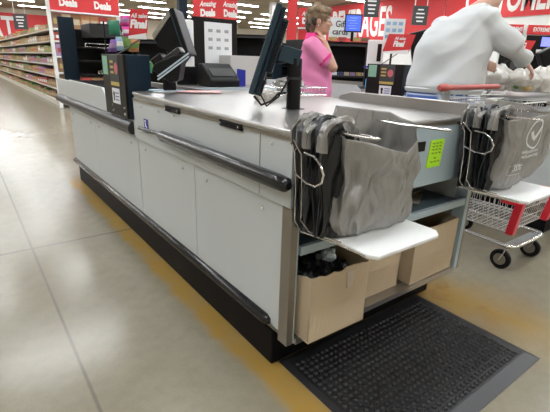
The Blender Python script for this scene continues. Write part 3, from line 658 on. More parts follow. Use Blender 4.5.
# dark pole and notice
dp = empty('lane_pole', (1.66, 3.30, 0), 'tall dark lane pole rising past the receipt printer', 'pole')
MB().box(1.625, 1.70, 3.58, 3.64, 0, 2.6).build('shaft', 'bluishblack', dp, bevel=.004); MB().box(1.69, 1.735, 3.565, 3.579, 1.33, 1.43, Matrix.Rotation(.3, 3, 'Y')).build('paper_tag', 'whitep', dp)
nb = empty('notice_board', (1.92, 3.5, .957), 'white notice of small product pictures on a black panel by the lane pole', 'notice board')
MB().box(1.68, 2.12, 3.46, 3.485, .956, 1.50).build('backing', 'darkpanel', nb)
s = MB().box(1.79, 2.06, 3.452, 3.459, 1.13, 1.465).build('sheet', 'whitep', nb)
for i in range(3):
    for j in range(3): MB().box(1.825+i*.08, 1.865+i*.08, 3.450, 3.452, 1.385-j*.07, 1.41-j*.07).build('picture', 'greyp', s)
ks = empty('card_kiosk', (1.53, 3.3, .957), 'white framed screen with a small picture, left of the dark lane pole', 'screen')
MB().box(1.47, 1.645, 3.36, 3.40, .956, 1.46).build('frame', 'white', ks, bevel=.01); MB().box(1.50, 1.61, 3.353, 3.361, 1.15, 1.39).build('screen', 'screenlite', ks); MB().box(1.47, 1.645, 3.33, 3.36, .956, 1.10).build('base', 'plast', ks, bevel=.006)
# ---------------------------------------------------------------- black bag carousel rack at the belt end
def merch(dx, dy, label):
    t = empty('merchandise_rack', (1.2+dx, 4.4+dy, .972), label, 'display rack', 'black racks at the lane ends')
    O = Vector((dx, dy, 0))
    def bx(n, m, *a, par=t, bev=.004):
        a = list(a); a[0] += dx; a[1] += dx; a[2] += dy; a[3] += dy; return MB().box(*a).build(n, m, par, bevel=bev)
    bx('end_post', 'bluishblack', .86, 1.0, 4.55, 4.59, .927, 1.50)
    bx('back_panel', 'plast', 1.0, 1.50, 4.57, 4.59, .972, 1.40)
    bx('side_panel', 'darkpanel', 1.48, 1.50, 4.22, 4.57, .972, 1.4)
    h = bx('header', 'dkgrey', 1.06, 1.52, 4.23, 4.57, 1.32, 1.44)
    q = MB(); random.seed(5)
    x = 1.24
    while x < 1.5: 
        hh = random.choice((.03, .045, .03)); q.box(x+dx, x+dx+.014, 4.225+dy, 4.23+dy, 1.355, 1.355+hh); q.box(x+dx, x+dx+.02, 4.225+dy, 4.23+dy, 1.355, 1.363); x += .026
    q.build('lettering', 'letter', h)
    for z0 in (.974, 1.10, 1.22): bx('shelf', 'darkpanel', 1.0, 1.48, 4.27, 4.57, z0, z0+.02)
    q = MB().prism([(1.2+dx, 4.25+dy, 1.02), (1.48+dx, 4.25+dy, 1.15), (1.48+dx, 4.25+dy, 1.10), (1.2+dx, 4.25+dy, .985)], (0, .3, 0)).build('slanted_flap', 'dkgrey', t)
    for z0, x0 in ((1.235, 1.0), (1.0, 1.09)):
        q = MB(); x0 += dx; y0 = 4.20+dy; q.tube([(x0, y0+.08, z0), (x0, y0, z0), (x0+.26, y0, z0), (x0+.26, y0+.08, z0)], .005, 6); q.tube([(x0, y0, z0+.03), (x0+.26, y0, z0+.03)], .005, 6); q.tube([(x0, y0, z0), (x0, y0, z0+.03)], .005, 6); q.tube([(x0+.26, y0, z0), (x0+.26, y0, z0+.03)], .005, 6); q.build('wire_hook', 'chrome', t)
    return t
merch(.0, .05, 'black display rack with chrome hooks at the far end of the near counter')
merch(2.52, .05, 'black display rack seen behind the tilted monitor near the centre')
# ---------------------------------------------------------------- dark racks beyond lane 2
def dark_rack(r, d, w_, h, label, yaw=0., n=4):
    c = P(r, d, 0); t = empty('candy_rack', c, label, 'display rack', 'black shelving between the lanes')
    ax = Matrix.Rotation(yaw, 3, 'Z') @ FR; ay = Z.cross(ax)
    MB().slab(c+Z*h/2+ay*.14, ax, ay, Z, w_/2, .02, h/2).build('back_panel', 'plast', t)
    for s in (-1, 1): MB().slab(c+Z*h/2+ax*s*(w_/2-.015), ax, ay, Z, .014, .12, h/2).build('end_panel', 'darkpanel', t)
    for k in range(n):
        z = .25 + (h-.3)*k/(n-1); MB().slab(c+Z*z, ax, ay, Z, w_/2-.03, .118, .012).build('shelf', 'dkgrey', t)
    return t, c, ax, ay
t_, c_, ax_, ay_ = dark_rack(.895, 5.75, .60, 1.44, 'black wire candy rack behind the pink shirt, right of the woman')
random.seed(9)
for i in range(7):
    p = c_ + ax_*(-.25+i*.08) - ay_*.02 + Z*.985
    p.z = .25+(1.44-.3)*2/3+.0125
    tag(MB().slab(p+Z*.02, ax_, ay_, Z, .03, .04, .02).build('candy_packet', ('lilac', 'whitep', 'navy', 'cream', 'lilac', 'gold', 'whitep')[i]), '%s candy packet, %s from left on the black rack right of the pink shirt' % (('lilac', 'white', 'navy', 'cream', 'lilac', 'gold', 'white')[i], ('first', 'second', 'third', 'fourth', 'fifth', 'sixth', 'last')[i]), 'candy', 'packets on the black candy rack')
for i, (a, cc, lab) in enumerate(((-.22, 'gold', 'gold packet on top of the black candy rack, below the gift card sign'), (-.1, 'tomato', 'red packet on top of the black candy rack'), (.08, 'gold', 'gold packet on top of the black candy rack, right of the blue monitor pole'), (.2, 'brown', 'brown packet at the right end of the black candy rack top'))):
    p = c_ + ax_*a + Z*1.441; tag(MB().slab(p+Z*.024, ax_, ay_, Z, .05, .04, .022).build('candy_packet', cc), lab, 'candy')
t_, c_, ax_, ay_ = dark_rack(-1.42, 6.3, 1.5, 1.42, 'wide black shelf of packets behind the card reader and till monitor', 0, 4)
for i in range(16):
    k = i//8; cc = ('leaf', 'whitep', 'cream', 'leaf', 'navy', 'whitep', 'gold', 'olive')[(i*3) % 8]; p = c_ + ax_*(-.62+(i % 8)*.175) - ay_*.05; p.z = .25+1.12*(2+k)/3*(1 if k == 0 else 1)+.013 if k == 0 else .25+1.12/3+.013
    tag(MB().slab(p+Z*.055, ax_, ay_, Z, .06, .05, .055).build('packet', cc, bevel=.004), '%s packet, %s from left on the %s shelf of the wide black rack' % ({'leaf': 'green', 'whitep': 'white', 'navy': 'navy', 'gold': 'gold', 'olive': 'olive', 'cream': 'cream'}[cc], ('first', 'second', 'third', 'fourth', 'fifth', 'sixth', 'seventh', 'last')[i % 8], ('upper', 'lower')[k]), 'packet', 'packets on the wide black rack')
dark_rack(-.50, 6.9, .60, 1.56, 'black shelving left of the tilted monitor, centre left', 0, 5)
dark_rack(-.05, 9.0, 1.5, 1.5, 'low wide black shelving farther back, behind the tilted monitor', .1, 5)
dark_rack(2.9, 7.6, .7, 1.45, 'black shelving just right of the second sale sign', 0, 5)
dark_rack(5.0, 8.6, .8, 1.5, 'black shelving at the far right behind the grocery bags', 0, 5)
# blue till screen
bs = empty('blue_till_screen', P(.915, 5.72, 1.441), 'small till monitor with a bright blue screen above the black candy rack', 'monitor')
c = P(.915, 5.72, 1.441); MB().cyl(c, c+Z*.13, .018, 10).build('pole', 'plast', bs)
c = P(.915, 5.70, 1.652); MB().slab(c, FR, FF, Z, .108, .015, .105).build('bezel', 'plast', bs, bevel=.005); MB().slab(c-FF*.016, FR, FF, Z, .094, .001, .09).build('screen', 'screenblue', bs)
q = MB(); [q.slab(c-FF*.018+Z*(.06-k*.03)-FR*.02*(k % 2), FR, FF, Z, .05, .0008, .004) for k in range(5)]; q.build('screen_text', 'skyp', bs)
# white scanner unit, spray bottle
t = empty('scanner_unit', P(1.05, 4.92, .932), 'white upright unit with a dark slot left of the second sale sign', 'till equipment')
MB().slab(P(1.05, 4.92, 1.14), FR, FF, Z, .09, .04, .205).build('stand', 'plast', t); MB().slab(P(1.05, 4.865, 1.27), FR, FF, Z, .09, .01, .15).build('face', 'white', t, bevel=.01); MB().slab(P(1.09, 4.853, 1.29), FR, FF, Z, .022, .004, .09).build('slot', 'plast', t)
t = empty('spray_bottle', P(.905, 4.35, .926), 'blue spray bottle beside the second black sticker panel', 'bottle')
c = P(.905, 4.35, .926)
MB().tube([c, c+Z*.02, c+Z*.09, c+Z*.12, c+Z*.15], .03, 14, rs=[.036, .037, .035, .022, .016]).build('bottle', 'bluep', t, smooth=True)
MB().cyl(c+Z*.15, c+Z*.175, .017, 12).build('collar', 'orange', t); MB().tube([c+Z*.175, c+Z*.20, c+Z*.235], .02, 10, rs=[.016, .028, .022]).build('trigger_head', 'blue', t, smooth=True); MB().slab(c+Z*.215-FR*.04, FR, FF, Z, .025, .008, .008).build('nozzle', 'blue', t)
# sheet board above lane 2
t = empty('picture_notice', P(1.29, 5.1, 0), 'white sheet of small product pictures above the second sale sign', 'notice')
MB().cyl(P(1.29, 5.12, 0), P(1.29, 5.12, 1.6), .012, 8).build('post', 'plast', t); MB().slab(P(1.29, 5.1, 1.53), FR, FF, Z, .115, .006, .13).build('sheet', 'whitep', t)
for i in range(3):
    for j in range(3): MB().slab(P(1.215+i*.07, 5.092, 1.61-j*.07), FR, FF, Z, .024, .001, .018).build('picture', 'skyp', t)
# black monitor right of second sale sign
t = empty('till_monitor', P(1.55, 4.75, 0), 'black till monitor between the second sale sign and the white shirt', 'monitor')
MB().cyl(P(1.58, 4.8, 0), P(1.58, 4.8, 1.3), .03, 10).build('pole', 'plast', t); MB().slab(P(1.545, 4.7, 1.36), FR*math.cos(.25)+Z*math.sin(.25), FF, Z*math.cos(.25)-FR*math.sin(.25), .16, .03, .17).build('screen_bezel', 'plast', t, bevel=.01)
# lane 3 monitor at right edge
t = empty('till_monitor', P(2.70, 4.4, 0), 'black till monitor cut by the right edge beyond the grocery bags', 'monitor')
MB().cyl(P(2.85, 4.5, .0), P(2.85, 4.5, 1.2), .03, 10).build('pole', 'plast', t)
MB().slab(P(2.79, 4.4, 1.22), FR*math.cos(.5)-Z*math.sin(.5)*-1, FF, Z*math.cos(.5)-FR*math.sin(.5), .16, .05, .20).build('screen_bezel', 'plast', t, bevel=.012)
# ---------------------------------------------------------------- signs
t = empty('gift_card_sign', P(.9, 6.4, 0), 'white Gift cards sign between the woman and the blue screen', 'sign')
MB().cyl(P(.88, 6.425, 0), P(.88, 6.425, 1.7), .02, 8).build('post', 'plast', t); MB().slab(P(.89, 6.4, 1.65), FR, FF, Z, .20, .012, .135).build('board', 'whitep', t)
text('Gift', .115, P(.855, 6.385, 1.695), FR, Z, 'letterdark', t, sx=.9, bold=.002); text('cards', .115, P(.85, 6.385, 1.595), FR, Z, 'letterdark', t, sx=.9, bold=.002)
def deals(a, b, z0, z1, txt, label, name='deals_sign', lift=1.0, post=True):
    a = Vector(a); b = Vector(b); ax = (b-a).normalized(); n = ax.cross(Z); mid = (a+b)/2
    t = empty(name, Vector((mid.x, mid.y, 0)), label, 'sign', 'red deals signs')
    MB().prism([a+Z*z0, b+Z*z0, b+Z*z1, a+Z*z1], -n*.05).build('board', 'red', t)
    h = z1-z0; k = len(txt)
    MB().prism([a+Z*(z0-.03)+n*.002, b+Z*(z0-.03)+n*.002, b+Z*z0+n*.002, a+Z*z0+n*.002], -n*.05).build('edge_strip', 'whitep', t)
    for i, cfr in enumerate(txt):
        c = a.lerp(b, cfr)
        text('Amazing', h*.30, c+Z*(z0+h*.70)+n*.004, ax, Z, 'letter', t, sx=.75, bold=.004, italic=.35); text('Deals', h*.40, c+Z*(z0+h*.32)+n*.004, ax, Z, 'letter', t, sx=.8, bold=.012)
    return t
# ---------------------------------------------------------------- gondola shelving with the end cap
def gondola(x0, x1, y0, y1, zs, label, top=1.9):
    t = empty('aisle_shelving', ((x0+x1)/2, (y0+y1)/2, 0), label, 'shelving')
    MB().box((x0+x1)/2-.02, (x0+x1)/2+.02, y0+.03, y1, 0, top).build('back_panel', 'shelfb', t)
    MB().box(x0, x1, y0+.03, y1, 0, .12).build('base', 'shelfw', t)
    for z in zs[1:]: MB().box(x0+.02, x1-.02, y0+.04, y1, z-.03, z).build('shelf', 'shelfw', t)
    return t
GX0, GX1, GY0, GY1 = 1.93, 3.35, 11.45, 38.0
ZS = [.12, .40, .68, .96, 1.23, 1.49, 1.75]
gondola(GX0, GX1, GY0, GY1, ZS, 'long cream aisle shelving full of groceries on the left', 1.80)
cols = ['brown', 'leaf', 'tomato', 'cream', 'gold', 'lilac', 'orange', 'olive', 'whitep', 'navy']
names = dict(brown='brown', leaf='green', tomato='red', cream='cream', gold='gold', lilac='lilac', orange='orange', olive='olive', whitep='white', navy='navy')
order = ['bottom', 'second', 'third', 'fourth', 'fifth', 'sixth', 'top']
random.seed(21); meshes = {}
def unit_box(col):
    if col not in meshes:
        m = MB(); m.box(-.5, .5, -.5, .5, 0, .96); m.box(-.47, .47, -.47, .47, .96, 1.0); m.m(1); m.box(-.505, -.5, -.38, .38, .3, .68); m.box(-.38, .38, -.505, -.5, .3, .68)
        o = m.build('grocery_box', [col, random.choice(['cream', 'whitep', 'gold', 'tomato'])], origin=(0, 0, 0)); meshes[col] = o.data; bpy.data.objects.remove(o)
    return meshes[col]
for k, z in enumerate(ZS):
    y = GY0+.10
    run = 0; col = 'brown'
    while y < 25.5:
        if run <= 0: col = random.choice(cols[:8] if k else ['leaf', 'brown', 'tomato', 'gold']); run = random.randint(2, 5)
        w_ = random.choice((.26, .32, .38)); h = (ZS[k+1]-z-.03)*random.uniform(.5, .78) if k < 6 else random.uniform(.07, .17)
        o = bpy.data.objects.new('grocery_box', unit_box(col)); C.objects.link(o)
        o.location = (GX0+.03+.12, y+w_/2, z+.001); o.scale = (.20, w_-.02, h)
        tag(o, '%s grocery box on the %s shelf of the left aisle shelving' % (names[col], order[k]), 'grocery box', '%s boxes on the %s shelf of the left aisle' % (names[col], order[k]))
        y += w_; run -= 1
m = MB(); random.seed(4)
for k, z in enumerate(ZS):
    y = 25.6
    while y < GY1-.5:
        w_ = random.choice((.3, .45, .6)); h = (ZS[k+1]-z-.03)*random.uniform(.6, .88) if k < 6 else random.uniform(.07, .17)
        m.m(random.randrange(6)); m.box(GX0+.05, GX0+.25, y, y+w_-.02, z+.001, z+h); y += w_
tag(m.build('distant_groceries', ['brown', 'leaf', 'tomato', 'cream', 'gold', 'lilac']), 'distant mixed groceries filling the far end of the left aisle shelving', 'groceries', kind='stuff')
# end cap
ec = empty('end_cap_shelving', (2.6, 11.2, 0), 'white end cap shelving below the left red deals sign', 'shelving')
for x in (1.86, 3.36): MB().box(x, x+.07, 10.95, 11.02, 0, 2.45).build('upright', 'white', ec)
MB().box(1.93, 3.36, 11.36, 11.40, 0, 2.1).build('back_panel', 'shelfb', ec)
EZ = [.12, .42, .80, 1.15, 1.48, 1.74]
for z in EZ: MB().box(1.93, 3.36, 10.97, 11.36, z-.035, z).build('shelf', 'white', ec)
random.seed(31)
sets = {5: (7, .30, ['brown', 'cream', 'wood', 'orange', 'orange', 'tomato', 'orange']), 4: (6, .17, ['tomato']*2+['navy']*4), 3: (6, .26, ['lilac', 'lilac', 'magenta', 'lilac', 'violet', 'lilac']), 2: (6, .27, ['brown', 'lilac', 'brown', 'violet', 'brown', 'brown']), 1: (6, .25, ['wood', 'brown', 'tomato', 'wood', 'brown', 'wood']), 0: (6, .22, ['brown', 'gold', 'brown', 'tomato', 'brown', 'gold'])}
pos = ['first', 'second', 'third', 'fourth', 'fifth', 'sixth', 'seventh']
for k, (n, h, cl) in sets.items():
    wd = 1.40/n
    for i in range(n):
        cc = cl[i]; o = bpy.data.objects.new('product_box', unit_box(cc)); C.objects.link(o); o.location = (1.945+wd*(i+.5), 11.10, EZ[k]+.001); o.scale = (wd-.015, .22, h)
        tag(o, '%s product box, %s from left on %s end cap shelf' % (names.get(cc, dict(wood='dark brown', magenta='pink', violet='violet').get(cc, cc)), pos[i], ['the bottom', 'the second', 'the third', 'the fourth', 'the fifth', 'the top'][k]), 'product box', 'products on the end cap')
deals((1.93, 10.90, 0), (3.40, 10.90, 0), 2.10, 2.62, (.25, .75), 'long red sign reading Amazing Deals twice over the white end cap')
# centre deals sign on a red column
a = P(-1.95, 10.0, 0); b_ = P(-1.27, 9.85, 0); c_ = P(-.98, 10.1, 0)
deals(a, b_, 1.985, 2.46, (.5,), 'wider red Amazing Deals panel crossed by the dark lane pole')
deals(b_, c_, 1.985, 2.46, (.5,), 'narrower red Amazing Deals panel just right of the dark lane pole')
t = empty('display_column', P(-1.4, 10.3, 0), 'red display column carrying the two deals panels, centre left', 'display column')
MB().prism([P(-1.93, 10.07, 0), P(-1.27, 9.93, 0), P(-1.0, 10.16, 0), P(-1.5, 10.5, 0)], Z*1.95).build('body', 'red', t); MB().slab(P(-1.0, 10.1, .97), FR, FF, Z, .02, .02, .95).build('corner_strip', 'white', t); MB().slab(P(-1.97, 10.05, .97), FR, FF, Z, .03, .02, .97).build('corner_strip', 'white', t)
deals(P(.37, 9.8, 0), P(.83, 9.75, 0), 1.90, 2.29, (.5,), 'red Amazing Deals panel half hidden behind the woman in pink')
t = empty('display_column', P(.62, 10.1, 0), 'red display column behind the head of the woman in pink', 'display column'); MB().slab(P(.62, 10.05, .93), FR, FF, Z, .23, .2, .93).build('body', 'red', t)
t = empty('red_banner_post', P(.22, 9.0, 0), 'tall narrow red banner left of the woman in pink', 'banner')
MB().cyl(P(.22, 9.03, 0), P(.22, 9.03, 2.6), .02, 8).build('post', 'white', t); MB().slab(P(.22, 9.0, 2.15), FR, FF, Z, .10, .012, .55).build('banner', 'red', t)
for i, (r, d, z, w_, h, lab) in enumerate(((2.49, 12.6, 2.68, .21, .25, 'charcoal aisle sign hanging high between the letters of the beverages banner'), (3.85, 12.6, 2.51, .21, .245, 'charcoal aisle sign hanging just left of the white shirt'), (-12.9, 22.2, 2.70, .33, .35, 'charcoal aisle sign hanging left, over the long aisle shelving'))):
    t = empty('aisle_sign', P(r, d, z-h), lab, 'sign', 'charcoal aisle signs')
    MB().slab(P(r, d, z), FR, FF, Z, w_, .02, h).build('board', 'darksign', t)
    random.seed(i)
    for k in range(4):
        l = random.uniform(.35, .6)*w_; MB().slab(P(r, d-.022, z+h*(.6-.4*k)), FR, FF, Z, l, .001, h*.07).build('text_line', 'letter', t)
    q = MB(); [q.tube([P(r+s*w_*.8, d, z+h), P(r+s*w_*.8, d, 4.99)], .012, 5) for s in (-1, 1)]; q.build('hanger', 'white', t)
# wall banners
def banner(a, b, z0, z1, s, size, sx, label, pos=.5, zf=.5):
    a = Vector(a); b = Vector(b); ax = (b-a).normalized(); n = ax.cross(Z); t = empty('wall_banner', (a+b)/2 + Z*z0, label, 'banner', None)
    MB().prism([a+Z*z0, b+Z*z0, b+Z*z1, a+Z*z1], -n*.04).build('board', 'red', t)
    text(s, size, a.lerp(b, pos)+Z*(z0+(z1-z0)*zf)+n*.01, ax, Z, 'letter', t, sx=sx, bold=.05, depth=.004); return t
banner((21.93, 23.6, 0), (21.93, 14.4, 0), 2.5, 4.97, 'BEVERAGES', 2.35, .43, 'large red wall banner reading BEVERAGES behind the blue screen', .338, .48)
banner((21.93, 14.35, 0), (21.93, 1.0, 0), 3.58, 4.98, 'CUSTOMER SERVICE', 1.7, .50, 'large red wall banner reading CUSTOMER SERVICE at upper right', .375, .56)
banner((-3.5, 45.94, 0), (9.0, 45.94, 0), 2.2, 4.6, 'MEAT', 2.6, .62, 'large red wall banner reading MEAT at the far left', .52, .45)
# kiosks
for i, (r, d, hd, sc, lab) in enumerate(((5.36, 10.4, 'EXTREME', 'screenlite', 'white framed kiosk with a red header and small pictures, right of the shirt'), (6.14, 10.4, 'EXTREME VALUE', 'screenviolet', 'white framed kiosk with a red header and blue violet screen at the right edge'))):
    t = empty('service_kiosk', P(r, d, 0), lab, 'kiosk', 'kiosks by the service wall'); w_ = .24 if i == 0 else .47
    MB().slab(P(r, d+.2, 1.07), FR, FF, Z, w_, .2, 1.07).build('cabinet', 'white', t, bevel=.01)
    MB().slab(P(r, d-.01, 1.25), FR, FF, Z, w_-.04, .012, .68).build('front_panel', 'plast', t)
    MB().slab(P(r, d-.02, 2.05), FR, FF, Z, w_-.02, .015, .10).build('header', 'red', t)
    text(hd, .12, P(r, d-.04, 2.05), FR, Z, 'letter', t, sx=.75 if i else .8, bold=.003)
    MB().slab(P(r+(.08 if i else 0), d-.03, 1.80), FR, FF, Z, .16, .008, .10).build('screen', sc, t)
    [MB().slab(P(r-.10+k*.2, d-.032, 1.55), FR, FF, Z, .06, .004, .08).build('picture', 'whitep', t) for k in range(2)]
# ---------------------------------------------------------------- shopping cart
ct = empty('shopping_cart', (2.70, 1.25, 0), 'small two-tier wire shopping cart with red corners, below the right white tray', 'shopping cart')
def wire_basket(name, x0, x1, y0, y1, z0, z1, flare=.03, sp=.03):
    m = MB(); f = flare
    def P4(z, g): return [(x0-g, y0-g, z), (x1+g, y0-g, z), (x1+g, y1, z), (x0-g, y1, z)]
    for k, z in enumerate((z0, z0+(z1-z0)*.33, z0+(z1-z0)*.66, z1)):
        g = f*k/3; p = P4(z, g); m.tube(p+[p[0]], .0042 if k in (0, 3) else .0026, 6)
    def up(a, b): m.tube([a, b], .0022, 5)
    n = int((x1-x0)/sp)
    for i in range(1, n):
        x = x0+(x1-x0)*i/n; up((x, y0, z0), (x, y0-f, z1)); up((x, y1, z0), (x, y1, z1)); up((x, y0, z0), (x, y1, z0))
    n = int((y1-y0)/sp)
    for i in range(1, n):
        y = y0+(y1-y0)*i/n; up((x0, y, z0), (x0-f, y, z1)); up((x1, y, z0), (x1+f, y, z1)); up((x0, y, z0+.001), (x1, y, z0+.001))
    return m.build(name, 'wire', ct)
wire_basket('lower_basket', 2.475, 2.93, .985, 1.52, .245, .44)
wire_basket('upper_basket', 2.45, 2.92, 1.14, 1.50, .74, .97, .02)
for nm, x, sgn in (('red_corner', 2.462, 1), ('red_corner', 2.945, -1)):
    m = MB(); z0, z1 = .235, .445
    yf = .945
    m.slab(Vector((x, yf+.008, (z0+z1)/2)), X, Y, (Z - Y*.14 - X*.12*sgn).normalized(), .024, .022, (z1-z0)/2)
    m.slab(Vector((x-.012*sgn+.03*sgn, yf-.004, z1-.012)), X, Y, Z, .036, .010, .015); m.slab(Vector((x-.010*sgn, yf+.045, z1-.012)), X, Y, Z, .010, .055, .015)
    m.build(nm, 'redcart', ct, bevel=.006)
m = MB()
m.tube([(2.50, 1.53, .16), (2.50, 1.30, .155), (2.495, 1.0, .15)] + arc((2.54, .985, .15), -X, -Y, .045, 0, 90, 5) + [(2.7, .935, .15)] + arc((2.87, .985, .15), -Y, X, .045, 0, 90, 5) + [(2.915, 1.3, .155), (2.915, 1.53, .16)], .013, 10)
m.tube([(2.50, 1.50, .16), (2.915, 1.50, .16)], .010, 8)
m.slab(Vector((2.705, .975, .145)), X, Y, Z, .19, .03, .004)
m.build('chassis', 'chrome', ct, smooth=True)
m = MB()
for x in (2.47, 2.94):
    m.tube([(x+(.02 if x < 2.7 else -.02), 1.50, .16), (x, 1.54, .45), (x, 1.53, .75), (x, 1.50, .98)], .011, 8)
for x, xh in ((2.42, 2.33), (2.945, 2.86)):
    m.tube([(x, 1.50, .96), (x-.02, 1.49, 1.0), (xh+.045, 1.455, 1.035), (xh, 1.42, 1.043)], .012, 8)
m.build('uprights', 'wire', ct, smooth=True)
m = MB(); m.tube([(2.22, 1.415, 1.043), (2.24, 1.415, 1.043), (2.30, 1.415, 1.043), (2.31, 1.415, 1.043), (2.86, 1.40, 1.048), (2.88, 1.40, 1.048)], .017, 12, rs=[.014, .022, .022, .0155, .0155, .012]); m.build('handle', 'redhandle', ct, smooth=True)
m = MB()
m.tube([(2.30, 1.415, 1.04), (2.34, 1.42, 1.035), (2.37, 1.44, 1.01), (2.385, 1.46, .95), (2.41, 1.49, .90)], .012, 8); m.build('handle_bend', 'wire', ct, smooth=True)
m = MB()
for k in range(9): m.tube([(2.47+k*.048, 1.36, .98), (2.47+k*.048, 1.40, .76)], .0025, 5)
for zz in (.80, .88, .975, 1.0): m.tube([(2.44, 1.36+(.98-zz)*.15, zz), (2.89, 1.36+(.98-zz)*.15, zz)], .0035, 6)
m.build('seat_gate', 'wire', ct)
for x, y in ((2.49, .985), (2.83, .96), (2.50, 1.46), (2.915, 1.46)):
    w_ = MB(); w_.loft([[Vector((x+dx, y+.01+r*math.cos(a), .062+r*math.sin(a))) for a in [2*math.pi*k/24 for k in range(24)]] for dx, r in ((-.013, .05), (-.013, .058), (-.007, .062), (.007, .062), (.013, .058), (.013, .05))]); wh = w_.build('wheel', 'black', ct, smooth=True)
    MB().cyl((x-.016, y+.01, .062), (x+.016, y+.01, .062), .036, 16).build('hub', 'steelside', wh, smooth=True)
    MB().tube([(x-.019, y+.01, .062), (x-.019, y-.005, .10), (x-.012, y-.01, .132), (x+.012, y-.01, .132), (x+.019, y-.005, .10), (x+.019, y+.01, .062)], .005, 6).build('fork', 'chrome', wh)
# ---------------------------------------------------------------- print on the hanging bag
m = MB(); cx, cz, yy = 1.965, .842, .704
def onbag(x, z, d=.0): return Vector((x, .0, z))
pr = MB(); dgp = bpy.context.evaluated_depsgraph_get(); dgp.update()
from mathutils.bvhtree import BVHTree
bv = BVHTree.FromPolygons([v.co + b2.location for v in b2.data.vertices], [list(p.vertices) for p in b2.data.polygons])
def hit(x, z):
    h = bv.ray_cast(Vector((x, .4, z)), Vector((0, 1, 0)))
    return (h[0].y if h[0] else .72) - .0018
def printed(name, rect_or_mesh):
    me = rect_or_mesh
    for v in me.vertices: v.co = Vector((v.co.x, hit(v.co.x, v.co.z), v.co.z)) - b2.location
    me.materials.clear(); me.materials.append(M['bagprint']); o = bpy.data.objects.new(name, me); C.objects.link(o); o.parent = b2
M['bagprint'] = mat('white_bag_print', (.66, .68, .69), .5)
def flat(name, vs, fs):
    me = bpy.data.meshes.new(name); me.from_pydata([tuple(v) for v in vs], [], fs); printed(name, me)
LX, LZ = 1.965, .895
N = 48; flat('printed_ring', [(LX+r*math.cos(2*math.pi*k/N), 0, LZ+r*math.sin(2*math.pi*k/N)) for r in (.056, .065) for k in range(N)], [(k, (k+1) % N, N+(k+1) % N, N+k) for k in range(N)])
def stroke(pts, wd):
    vs = []; fs = []
    out = []
    for i in range(len(pts)-1):
        a, b = pts[i], pts[i+1]
        for k in range(7 if i == len(pts)-2 else 6): out.append((a[0]+(b[0]-a[0])*k/6, a[1]+(b[1]-a[1])*k/6))
    for i, p in enumerate(out):
        q = out[min(i+1, len(out)-1)]; o_ = out[max(i-1, 0)]; dx, dz = q[0]-o_[0], q[1]-o_[1]; l = math.hypot(dx, dz) or 1
        vs += [(p[0]-dz/l*wd/2, 0, p[1]+dx/l*wd/2), (p[0]+dz/l*wd/2, 0, p[1]-dx/l*wd/2)]
    return vs, [(2*i, 2*i+1, 2*i+3, 2*i+2) for i in range(len(out)-1)]
flat('printed_tick', *stroke([(LX-.030, LZ+.012), (LX-.008, LZ-.022), (LX+.045, LZ+.034)], .016))
def printed_text(s, size, x, z, sx=1):
    cu = bpy.data.curves.new('printed_text', 'FONT'); cu.body = s; cu.size = size; cu.align_x = 'CENTER'; cu.resolution_u = 2; cu.offset = .0006
    t = bpy.data.objects.new('tmp', cu); C.objects.link(t); dg = bpy.context.evaluated_depsgraph_get(); dg.update(); me = bpy.data.meshes.new_from_object(t.evaluated_get(dg)); bpy.data.objects.remove(t)
    for v in me.vertices: c = v.co.copy(); v.co = Vector((x+c.x*sx, 0, z+c.y))
    printed('printed_text', me)
printed_text('PLEASE RETURN TO A', .0155, 1.955, .815, 1.0); printed_text('PARTICIPATING STORE', .0155, 1.96, .795, .95); printed_text('35%', .04, 1.865, .745)
flat('printed_frame', *stroke([(1.815, .727), (1.915, .727), (1.915, .765), (1.815, .765), (1.815, .727)], .0018))
# ---------------------------------------------------------------- grocery bags on the second counter
def grocery(r, d, z, s, lab, seed, items):
    c = P(r, d, z); N = 40; rings = []
    for i in range(15):
        f = i/14; prof = (math.sin(math.pi*min(.5, .18+f*.55)))*(1 if f < .62 else max(.18, 1-(f-.62)*2.1)); row = []
        for j in range(N):
            a = 2*math.pi*j/N; q = Vector((math.cos(a)*1.6, math.sin(a)*1.6, f*2.4+seed)); rad = s*prof*(1+.22*noise.noise(q*1.2)+.10*(1-2*abs(noise.noise(q*2.9))))
            rad *= 1+.30*(.4-abs(noise.noise(q*2.2+Vector((9, 0, 0)))))+.25*max(0, f-.7)*math.sin(a*4+seed); row.append(c + FR*rad*math.cos(a)*1.15 + FF*rad*math.sin(a) + Z*(.006+f*s*1.5 + s*.28*max(0, f-.55)*(1+math.sin(a*2+seed*2))+.10*s*noise.noise(q*2)*f))
        rings.append(row)
    m = MB(); m.loft(rings); o = m.build('grocery_bag', 'bagw', smooth=True); tag(o, lab, 'grocery bag', 'filled bags on the second counter')
    for k, (dr, dd, dz, rad, cc, sc, l2, nm) in enumerate(items):
        tag(blob(MB(), P(r+dr, d+dd, z+dz), rad, seed+k, sc, amp=.12).build(nm, cc, smooth=True), l2, 'groceries')
ZC = .985
grocery(1.715, 3.46, ZC, .115, 'clear white grocery bag at the left, beside the hanging left hand', 3.0, [(0, -.03, .04, .045, 'lilac', (1.2, .8, .6), 'dull purple packet inside the leftmost grocery bag', 'packet')])
grocery(1.90, 3.40, ZC, .11, 'middle grocery bag with yellow and green contents', 7.0, [(.01, -.07, .045, .042, 'gold', (1.2, .8, .7), 'golden yellow packet inside the middle grocery bag', 'packet'), (-.06, -.06, .06, .035, 'leaf', (1, .8, .9), 'green packet inside the middle grocery bag, left of the yellow one', 'packet')])
grocery(2.09, 3.46, ZC, .115, 'right grocery bag crumpled under the reaching right hand', 11.0, [(0, 0, .05, .05, 'cream', (1, 1, .8), 'cream packet inside the right grocery bag', 'packet')])
grocery(1.86, 3.66, ZC, .12, 'white grocery bag with a green top behind the middle one', 15.0, [(0, -.03, .13, .035, 'teal', (1.4, 1, .6), 'dark green item at the top of the rear grocery bag', 'packet')])
